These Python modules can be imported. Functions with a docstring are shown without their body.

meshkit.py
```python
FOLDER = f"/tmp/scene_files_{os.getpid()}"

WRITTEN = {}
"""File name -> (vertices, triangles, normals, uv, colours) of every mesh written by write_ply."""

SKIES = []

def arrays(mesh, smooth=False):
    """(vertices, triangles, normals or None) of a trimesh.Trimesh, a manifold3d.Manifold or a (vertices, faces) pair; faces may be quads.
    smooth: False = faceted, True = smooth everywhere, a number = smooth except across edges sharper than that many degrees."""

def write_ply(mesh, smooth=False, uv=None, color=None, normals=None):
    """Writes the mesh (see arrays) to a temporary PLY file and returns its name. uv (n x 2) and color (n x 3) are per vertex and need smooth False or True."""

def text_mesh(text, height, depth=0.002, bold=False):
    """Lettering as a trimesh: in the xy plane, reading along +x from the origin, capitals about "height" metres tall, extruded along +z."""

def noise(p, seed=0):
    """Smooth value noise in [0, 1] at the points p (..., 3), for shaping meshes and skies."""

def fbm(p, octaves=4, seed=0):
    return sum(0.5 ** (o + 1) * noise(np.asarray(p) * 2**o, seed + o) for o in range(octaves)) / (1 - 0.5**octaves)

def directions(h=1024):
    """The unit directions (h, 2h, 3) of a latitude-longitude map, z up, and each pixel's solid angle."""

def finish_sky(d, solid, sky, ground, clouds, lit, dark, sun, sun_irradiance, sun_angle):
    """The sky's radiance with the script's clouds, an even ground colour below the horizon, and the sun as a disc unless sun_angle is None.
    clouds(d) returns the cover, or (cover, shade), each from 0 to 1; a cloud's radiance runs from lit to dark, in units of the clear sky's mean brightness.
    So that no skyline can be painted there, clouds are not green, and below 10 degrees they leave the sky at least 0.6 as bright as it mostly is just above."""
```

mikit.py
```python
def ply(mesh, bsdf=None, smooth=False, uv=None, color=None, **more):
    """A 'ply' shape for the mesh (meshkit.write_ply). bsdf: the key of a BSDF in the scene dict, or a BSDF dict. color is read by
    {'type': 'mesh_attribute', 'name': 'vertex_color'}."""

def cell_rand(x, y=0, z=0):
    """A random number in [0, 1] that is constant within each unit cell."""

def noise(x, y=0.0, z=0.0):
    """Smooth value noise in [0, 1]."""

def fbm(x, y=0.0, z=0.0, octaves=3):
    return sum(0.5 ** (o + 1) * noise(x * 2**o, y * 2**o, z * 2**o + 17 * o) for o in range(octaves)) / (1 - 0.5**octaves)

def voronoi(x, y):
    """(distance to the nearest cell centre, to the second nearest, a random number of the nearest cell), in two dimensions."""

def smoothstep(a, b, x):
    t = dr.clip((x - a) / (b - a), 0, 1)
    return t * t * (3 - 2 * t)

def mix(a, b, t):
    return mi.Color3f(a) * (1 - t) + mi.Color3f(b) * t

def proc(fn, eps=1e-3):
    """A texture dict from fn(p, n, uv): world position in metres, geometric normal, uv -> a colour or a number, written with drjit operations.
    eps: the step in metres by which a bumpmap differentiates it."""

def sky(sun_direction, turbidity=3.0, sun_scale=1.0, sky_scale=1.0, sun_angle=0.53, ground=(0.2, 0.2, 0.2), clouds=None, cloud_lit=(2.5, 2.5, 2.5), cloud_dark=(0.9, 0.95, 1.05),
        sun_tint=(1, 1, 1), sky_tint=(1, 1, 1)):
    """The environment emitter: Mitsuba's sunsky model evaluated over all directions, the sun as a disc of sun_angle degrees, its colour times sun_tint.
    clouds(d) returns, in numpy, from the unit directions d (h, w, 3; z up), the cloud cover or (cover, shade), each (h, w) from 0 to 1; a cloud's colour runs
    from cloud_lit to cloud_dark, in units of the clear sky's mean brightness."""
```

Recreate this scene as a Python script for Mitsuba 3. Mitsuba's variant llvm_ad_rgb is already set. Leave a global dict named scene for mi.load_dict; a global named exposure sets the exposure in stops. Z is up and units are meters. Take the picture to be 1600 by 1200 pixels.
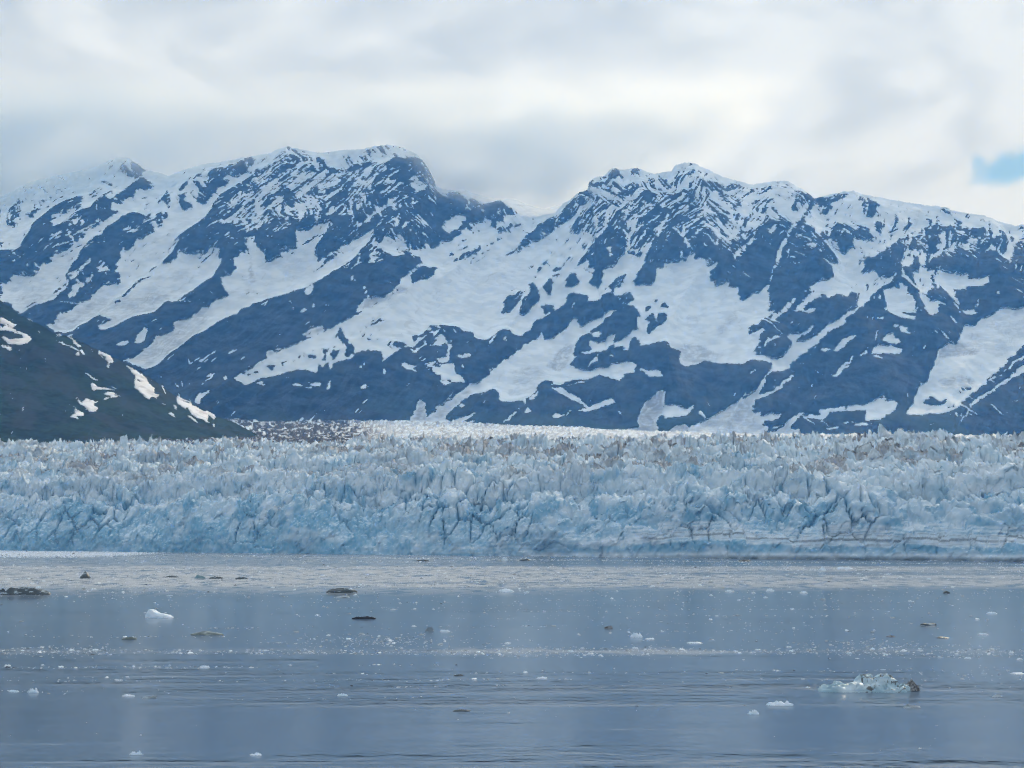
import math
import numpy as np
import trimesh
import shapely
from scipy import ndimage
from scipy.spatial import cKDTree, ConvexHull
import drjit as dr
import mitsuba as mi
import mikit
import meshkit
from mikit import proc, noise, fbm, smoothstep, mix

T = mi.ScalarTransform4f
scene, labels = {}, {}

# ------------------------------------------------------------------ camera, sky, exposure
EYE_Z = 28.0
PITCH = math.atan(225.0 / 2198.0)
scene['camera'] = {
    'type': 'perspective', 'fov': 40.0, 'fov_axis': 'x', 'near_clip': 1.0, 'far_clip': 40000.0,
    'to_world': T().look_at(origin=[0, 0, EYE_Z], target=[0, math.cos(PITCH), EYE_Z + math.sin(PITCH)], up=[0, 0, 1]),
    'medium': {'type': 'ref', 'id': 'air'},
}
exposure = 1.05


SUN_AZ, SUN_EL = math.radians(27), math.radians(33)
SUN = np.array([math.sin(SUN_AZ) * math.cos(SUN_EL), math.cos(SUN_AZ) * math.cos(SUN_EL), math.sin(SUN_EL)])


def cloud_layer(d):
    """A broken deck of stratus, brighter towards the sun, with a gap of blue low in the north-east."""
    x, y, z = d[..., 0], d[..., 1], np.maximum(d[..., 2], 0.02)
    az, el = np.degrees(np.arctan2(x, y)), np.degrees(np.arcsin(z))
    q = np.stack([az / 9.0, el / 4.5, az * 0 + 3.0], -1)
    w = meshkit.fbm(q * 0.8 + 11.0, 3, 5)
    q2 = q + (w[..., None] - 0.5) * 1.6
    n = meshkit.fbm(q2 * 1.1, 5, 21)
    fine = meshkit.fbm(q2 * 3.0 + 2.0 * (n[..., None] - 0.5), 5, 33)
    tuft = np.abs(2 * meshkit.fbm(q2 * 1.9 + 5.0, 4, 37) - 1)
    off = np.degrees(np.arccos(np.clip(d @ SUN, -1, 1)))          # clouds dim away from the sun
    shade = 0.10 + 0.42 * np.clip((off - 20) / 40, 0, 1) + 0.34 * np.clip((off - 60) / 55, 0, 1) + 1.25 * (n - 0.5) + 1.15 * (fine - 0.5) - 0.42 * (tuft - 0.22)
    for a, e, sa, se, k in BRIGHT_GAPS:
        shade = shade - k * np.exp(-((az - a) / sa) ** 2 - ((el - e) / se) ** 2) * (0.55 + 0.9 * n)
    hole = np.exp(-((az - 20.8) / 2.1) ** 2 - ((el - 13.5 - 0.30 * (az - 19.5)) / 0.8) ** 2) + 0.9 * (fine - 0.5) + 0.9 * (tuft - 0.25)
    cover = 1.0 - np.clip((hole - 0.33) / 0.22, 0, 1) * (np.abs(az - 20) < 12)
    return cover, np.clip(shade, 0, 1)


BRIGHT_GAPS = [(-14.6, 16.9, 1.2, 0.55, 0.30), (-4.2, 15.5, 2.4, 0.45, 0.40), (16.3, 17.4, 1.4, 0.5, 0.22), (21.0, 17.0, 3.6, 3.6, 0.36), (19.0, 12.2, 3.0, 0.9, 0.50)]
scene['sky'] = mikit.sky(SUN, turbidity=3, sun_scale=0.7, sun_angle=4.0, clouds=cloud_layer, cloud_lit=(3.9, 4.42, 5.05), cloud_dark=(2.0, 2.5, 3.15), sky_tint=(0.75, 1.1, 1.5), sun_tint=(0.86, 0.96, 1.1), ground=(0.2, 0.25, 0.3))

# the air between here and the mountains
scene['air'] = {'type': 'homogeneous', 'albedo': {'type': 'rgb', 'value': [0.9, 0.95, 0.99]},
                'sigma_t': {'type': 'rgb', 'value': [0.6e-5, 2.2e-5, 5.2e-5]}}
scene['haze'] = {'type': 'cube', 'to_world': T().translate([0, 5750, 1700]).scale([9000, 7750, 1760]),
                 'bsdf': {'type': 'null'}, 'interior': {'type': 'ref', 'id': 'air'}}
labels['haze'] = {'label': 'thin blue haze of cold air over the bay and mountains', 'category': 'haze', 'kind': 'stuff'}


# ------------------------------------------------------------------ helpers
def add(key, mesh, bsdf, smooth=False, label=None, category=None, group=None, kind=None, **more):
    scene[key] = mikit.ply(mesh, bsdf, smooth, **more)
    tag(key, label, category, group, kind)


def tag(key, label=None, category=None, group=None, kind=None):
    d = {k: v for k, v in (('label', label), ('category', category), ('group', group), ('kind', kind)) if v}
    if d:
        labels[key] = d


COUNT = {}


def numbered(name):
    COUNT[name] = COUNT.get(name, 0) + 1
    return name if COUNT[name] == 1 else f'{name}_{COUNT[name] - 1:03d}'


def nz(x, y, z=0.0, seed=0):
    return meshkit.noise(np.stack(np.broadcast_arrays(np.asarray(x, float), y, z), -1), seed)


def fb(x, y, z=0.0, octaves=4, seed=0):
    return meshkit.fbm(np.stack(np.broadcast_arrays(np.asarray(x, float), y, z), -1), octaves, seed)


def grid_faces(rows, cols):
    i, j = np.meshgrid(np.arange(rows - 1), np.arange(cols - 1), indexing='ij')
    a = (i * cols + j).ravel()
    return np.vstack([np.stack([a, a + 1, a + cols + 1], 1), np.stack([a, a + cols + 1, a + cols], 1)])


def unpack(text):
    """'value:x,y x,y ...' lines -> [(value, polygon)], metres in plan."""
    out = []
    for line in text.strip().splitlines():
        v, pts = line.split(':')
        out.append((float(v), shapely.Polygon([tuple(map(int, p.split(','))) for p in pts.split()]).buffer(0)))
    return out


def cover_map(x, y, polys, base):
    """The map of snow patches read at the points (x, y); the last patch that holds a point decides."""
    v = np.full(x.shape, base)
    for val, poly in polys:
        if poly.is_empty:
            continue
        x0, y0, x1, y1 = poly.bounds
        near = np.nonzero((x >= x0) & (x <= x1) & (y >= y0) & (y <= y1))
        if len(near[0]):
            inside = shapely.contains_xy(poly, x[near], y[near])
            v[near[0][inside], near[1][inside]] = val
    return v


# ------------------------------------------------------------------ materials
def rock_colour(p, n, uv):
    a = fbm(p.x / 90, p.y / 90, p.z / 60, 4)
    b = noise(p.x / 9, p.y / 9, p.z / 30)
    strata = noise(p.x / 240, p.y / 240, (p.z + 0.35 * p.x) / 17)
    rills = fbm((p.x - 0.6 * p.z + 260 * fbm(p.x / 330, p.y / 330, p.z / 330, 2)) / 22, p.z / 120, 4.0, 3)
    c = mix([0.012, 0.016, 0.023], [0.082, 0.085, 0.086], dr.clip(smoothstep(0.28, 0.75, a) * 0.45 + (b - 0.5) * 0.25 + (strata - 0.5) * 0.2 + smoothstep(0.4, 0.8, rills) * 0.22, 0, 1))
    green = smoothstep(900, 500, p.z) * smoothstep(0.42, 0.6, fbm(p.x / 260, p.y / 260, p.z / 200, 3))
    c = mix(c, [0.050, 0.075, 0.052], green * 0.6)
    return mix(c, [0.17, 0.17, 0.17], uv.x)


def snow_colour(p, n, uv):
    """uv.x: grit and bare crevassed ice showing through."""
    a = fbm(p.x / 70, p.y / 70, p.z / 50, 3)
    w = fbm(p.x / 110, p.y / 160, p.z / 110, 3) * 150
    streak = noise((p.x - 0.6 * p.z + w) / 12, p.z / 90, 3.0)
    lines = smoothstep(0.60, 0.85, fbm((p.x - 0.7 * p.z + w) / 22, p.z / 260, 8.0, 2)) * smoothstep(0.45, 0.62, a)
    cracks = fbm(p.x / 26, p.y / 30, p.z / 11, 3)
    dirt = smoothstep(0.16, 0.95, uv.x * (0.40 + 0.5 * a + 0.5 * streak + 0.75 * (cracks - 0.35)))
    c = mix([0.78, 0.83, 0.88], [0.66, 0.72, 0.79], smoothstep(0.3, 0.7, a))
    c = mix(c, [0.50, 0.52, 0.55], lines * 0.35)
    return mix(c, [0.27, 0.28, 0.30], dirt * 0.85)


def hill_colour(p, n, uv):
    a = fbm(p.x / 120, p.y / 120, p.z / 80, 4)
    b = fbm(p.x / 14, p.y / 14, p.z / 9, 3)
    c = mix([0.010, 0.022, 0.018], [0.026, 0.048, 0.030], smoothstep(0.3, 0.7, 0.55 * a + 0.45 * b))
    rock = 0.6 * smoothstep(0.50, 0.66, fbm((p.x + p.z) / 60, p.y / 120, p.z / 160, 4) + 0.00025 * (p.z - 330))
    return mix(c, [0.050, 0.050, 0.052], rock * 0.75)


def hill_snow_colour(p, n, uv):
    return mix([0.84, 0.825, 0.82], [0.62, 0.59, 0.58], smoothstep(0.45, 0.75, fbm(p.x / 25, p.y / 25, p.z / 18, 3)))


def ice_colour(p, n, uv):
    """uv.x: rubble and grit lying on the ice, uv.y: how fresh and blue the ice is, plus shade painted low on the wall."""
    a = fbm(p.x / 11, p.y / 11, p.z / 8, 4)
    b = noise(p.x / 2.2, p.y / 2.2, p.z / 3.5)
    c = mix([0.72, 0.77, 0.80], [0.54, 0.66, 0.73], smoothstep(0.25, 0.75, a))
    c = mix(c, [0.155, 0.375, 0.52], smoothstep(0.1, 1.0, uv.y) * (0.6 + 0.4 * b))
    c = mix(c, [0.84, 0.87, 0.89], smoothstep(0.55, 0.9, dr.abs(n.z)) * 0.5)     # whiter where the ice faces up
    grit = dr.clip(uv.x, 0, 1) * smoothstep(0.22, 0.6, 0.5 * a + 0.5 * b + 0.35 * (dr.minimum(uv.x, 1) - 0.4))
    stone = mix(mix([0.36, 0.35, 0.345], [0.24, 0.24, 0.245], b), [0.030, 0.035, 0.045], smoothstep(0.0, 0.5, uv.x - 1))
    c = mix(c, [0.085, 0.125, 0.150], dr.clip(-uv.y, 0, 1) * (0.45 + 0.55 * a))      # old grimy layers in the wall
    return mix(c, stone, grit)


def principled(colour, rough, spec=0.3, **kw):
    return {'type': 'twosided', 'b': {'type': 'principled', 'base_color': colour, 'roughness': rough, 'specular': spec, **kw}}


scene['rock'] = principled(proc(rock_colour), 0.95, 0.1)
scene['snow'] = principled(proc(snow_colour), 0.9, 0.15)
scene['hillside'] = principled(proc(hill_colour), 0.95, 0.1)
scene['spring_snow'] = principled(proc(hill_snow_colour), 0.9, 0.15)
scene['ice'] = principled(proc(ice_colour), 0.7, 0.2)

# ------------------------------------------------------------------ the mountain range
#BEGIN_TERRAIN
RIDGE_Y, FOOT_Y, BACK_Y = 10800.0, 7600.0, 13200.0
RIDGE = np.array([[-4299,2415],[-4006,2593],[-3810,2721],[-3561,2787],[-3312,2839],[-3188,2900],[-3089,2931],[-3013,2921],[-2937,2869],[-2870,2818],[-2784,2808],[-2698,2782],[-2559,2839],[-2410,2880],[-2209,2900],[-2059,2921],[-1984,2946],[-1909,2962],[-1809,2998],[-1759,3008],[-1658,2977],[-1507,2962],[-1407,2977],[-1206,2993],[-1056,3018],[-980,3029],[-880,3008],[-804,2972],[-728,2921],[-662,2839],[-602,2721],[-581,2685],[-551,2665],[-426,2649],[-361,2614],[-275,2573],[-220,2542],[-160,2552],[-90,2563],[-25,2522],[60,2466],[150,2450],[250,2466],[340,2481],[400,2552],[476,2593],[526,2634],[591,2654],[602,2716],[652,2757],[727,2772],[778,2833],[813,2839],[843,2818],[928,2833],[979,2839],[1064,2808],[1104,2792],[1154,2798],[1254,2818],[1290,2864],[1330,2880],[1406,2890],[1481,2849],[1555,2818],[1670,2762],[1805,2726],[1880,2705],[1980,2721],[2081,2731],[2166,2731],[2230,2695],[2294,2644],[2353,2583],[2403,2588],[2504,2624],[2595,2644],[2680,2654],[2755,2624],[2879,2603],[3004,2583],[3153,2557],[3353,2532],[3452,2501],[3551,2481],[3701,2461],[3799,2420],[3948,2379],[3998,2389],[4195,2328],[4392,2237]], float)
HILL_RIDGE_Y, HILL_FOOT_Y, HILL_BACK_Y = 4700.0, 3300.0, 5900.0
HILL_RIDGE = np.array([[-1909,945],[-1797,857],[-1730,794],[-1686,765],[-1655,739],[-1615,720],[-1576,704],[-1554,687],[-1510,674],[-1466,661],[-1401,626],[-1335,596],[-1300,578],[-1248,552],[-1182,509],[-1130,470],[-1073,444],[-1030,423],[-991,401],[-922,376],[-857,341],[-831,315],[-770,283],[-684,268]], float)
TAU_D = [0, 45, 100, 200, 500, 1200, 2000, 6100, 9000]


def glacier_level(x, y):
    """Height of the ice field: a long ramp that climbs from the front up the valley."""
    u = np.clip(x / np.maximum(y, 1.0), -0.45, 0.45)
    front = 1423.0 - 0.537 * np.clip(x, -1400, 900)
    d = np.maximum(y - front, 0.0)
    top = np.interp(u, [-0.45, -0.2, -0.08, 0.14, 0.36], [0.082, 0.080, 0.0775, 0.0668, 0.0655])
    near = np.interp(u, [-0.36, -0.2, -0.1, 0.36], [-0.0028, -0.0036, 0.0, 0.0])
    tau = [0.0, 0.027, 0.036, 0.0445, 0.0545, 0.0605]
    t = np.interp(d, [0, 45, 100, 200, 500, 1200], tau) + near * np.interp(d, [100, 1200, 2600, 4000], [0, 1, 1, 0])
    t = t + np.clip((d - 1200.0) / 4900.0, 0, 1.3) ** 0.8 * (top - 0.0605)
    return 28.0 + y * t


def massif_height(x, y):
    foot = glacier_level(x, x * 0 + FOOT_Y) - 50.0
    top = np.interp(x, RIDGE[:, 0], RIDGE[:, 1])
    t = (y - FOOT_Y) / (RIDGE_Y - FOOT_Y)
    s = np.clip(t, -0.1, 1)
    z = foot + (top - foot) * (0.8 * s + 0.2 * s * s)
    back = np.clip((y - RIDGE_Y) / (BACK_Y - RIDGE_Y), 0, 1)
    return z - back * (top + 50.0)


def hill_height(x, y):
    foot = glacier_level(x, x * 0 + HILL_FOOT_Y) - 45.0
    top = np.interp(x, HILL_RIDGE[:, 0], HILL_RIDGE[:, 1])
    s = np.clip((y - HILL_FOOT_Y) / (HILL_RIDGE_Y - HILL_FOOT_Y), -0.1, 1)
    z = foot + (top - foot) * (0.75 * s + 0.25 * s * s)
    back = np.clip((y - HILL_RIDGE_Y) / (HILL_BACK_Y - HILL_RIDGE_Y), 0, 1)
    return z - back * (top + 20.0)
#END_TERRAIN


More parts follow.
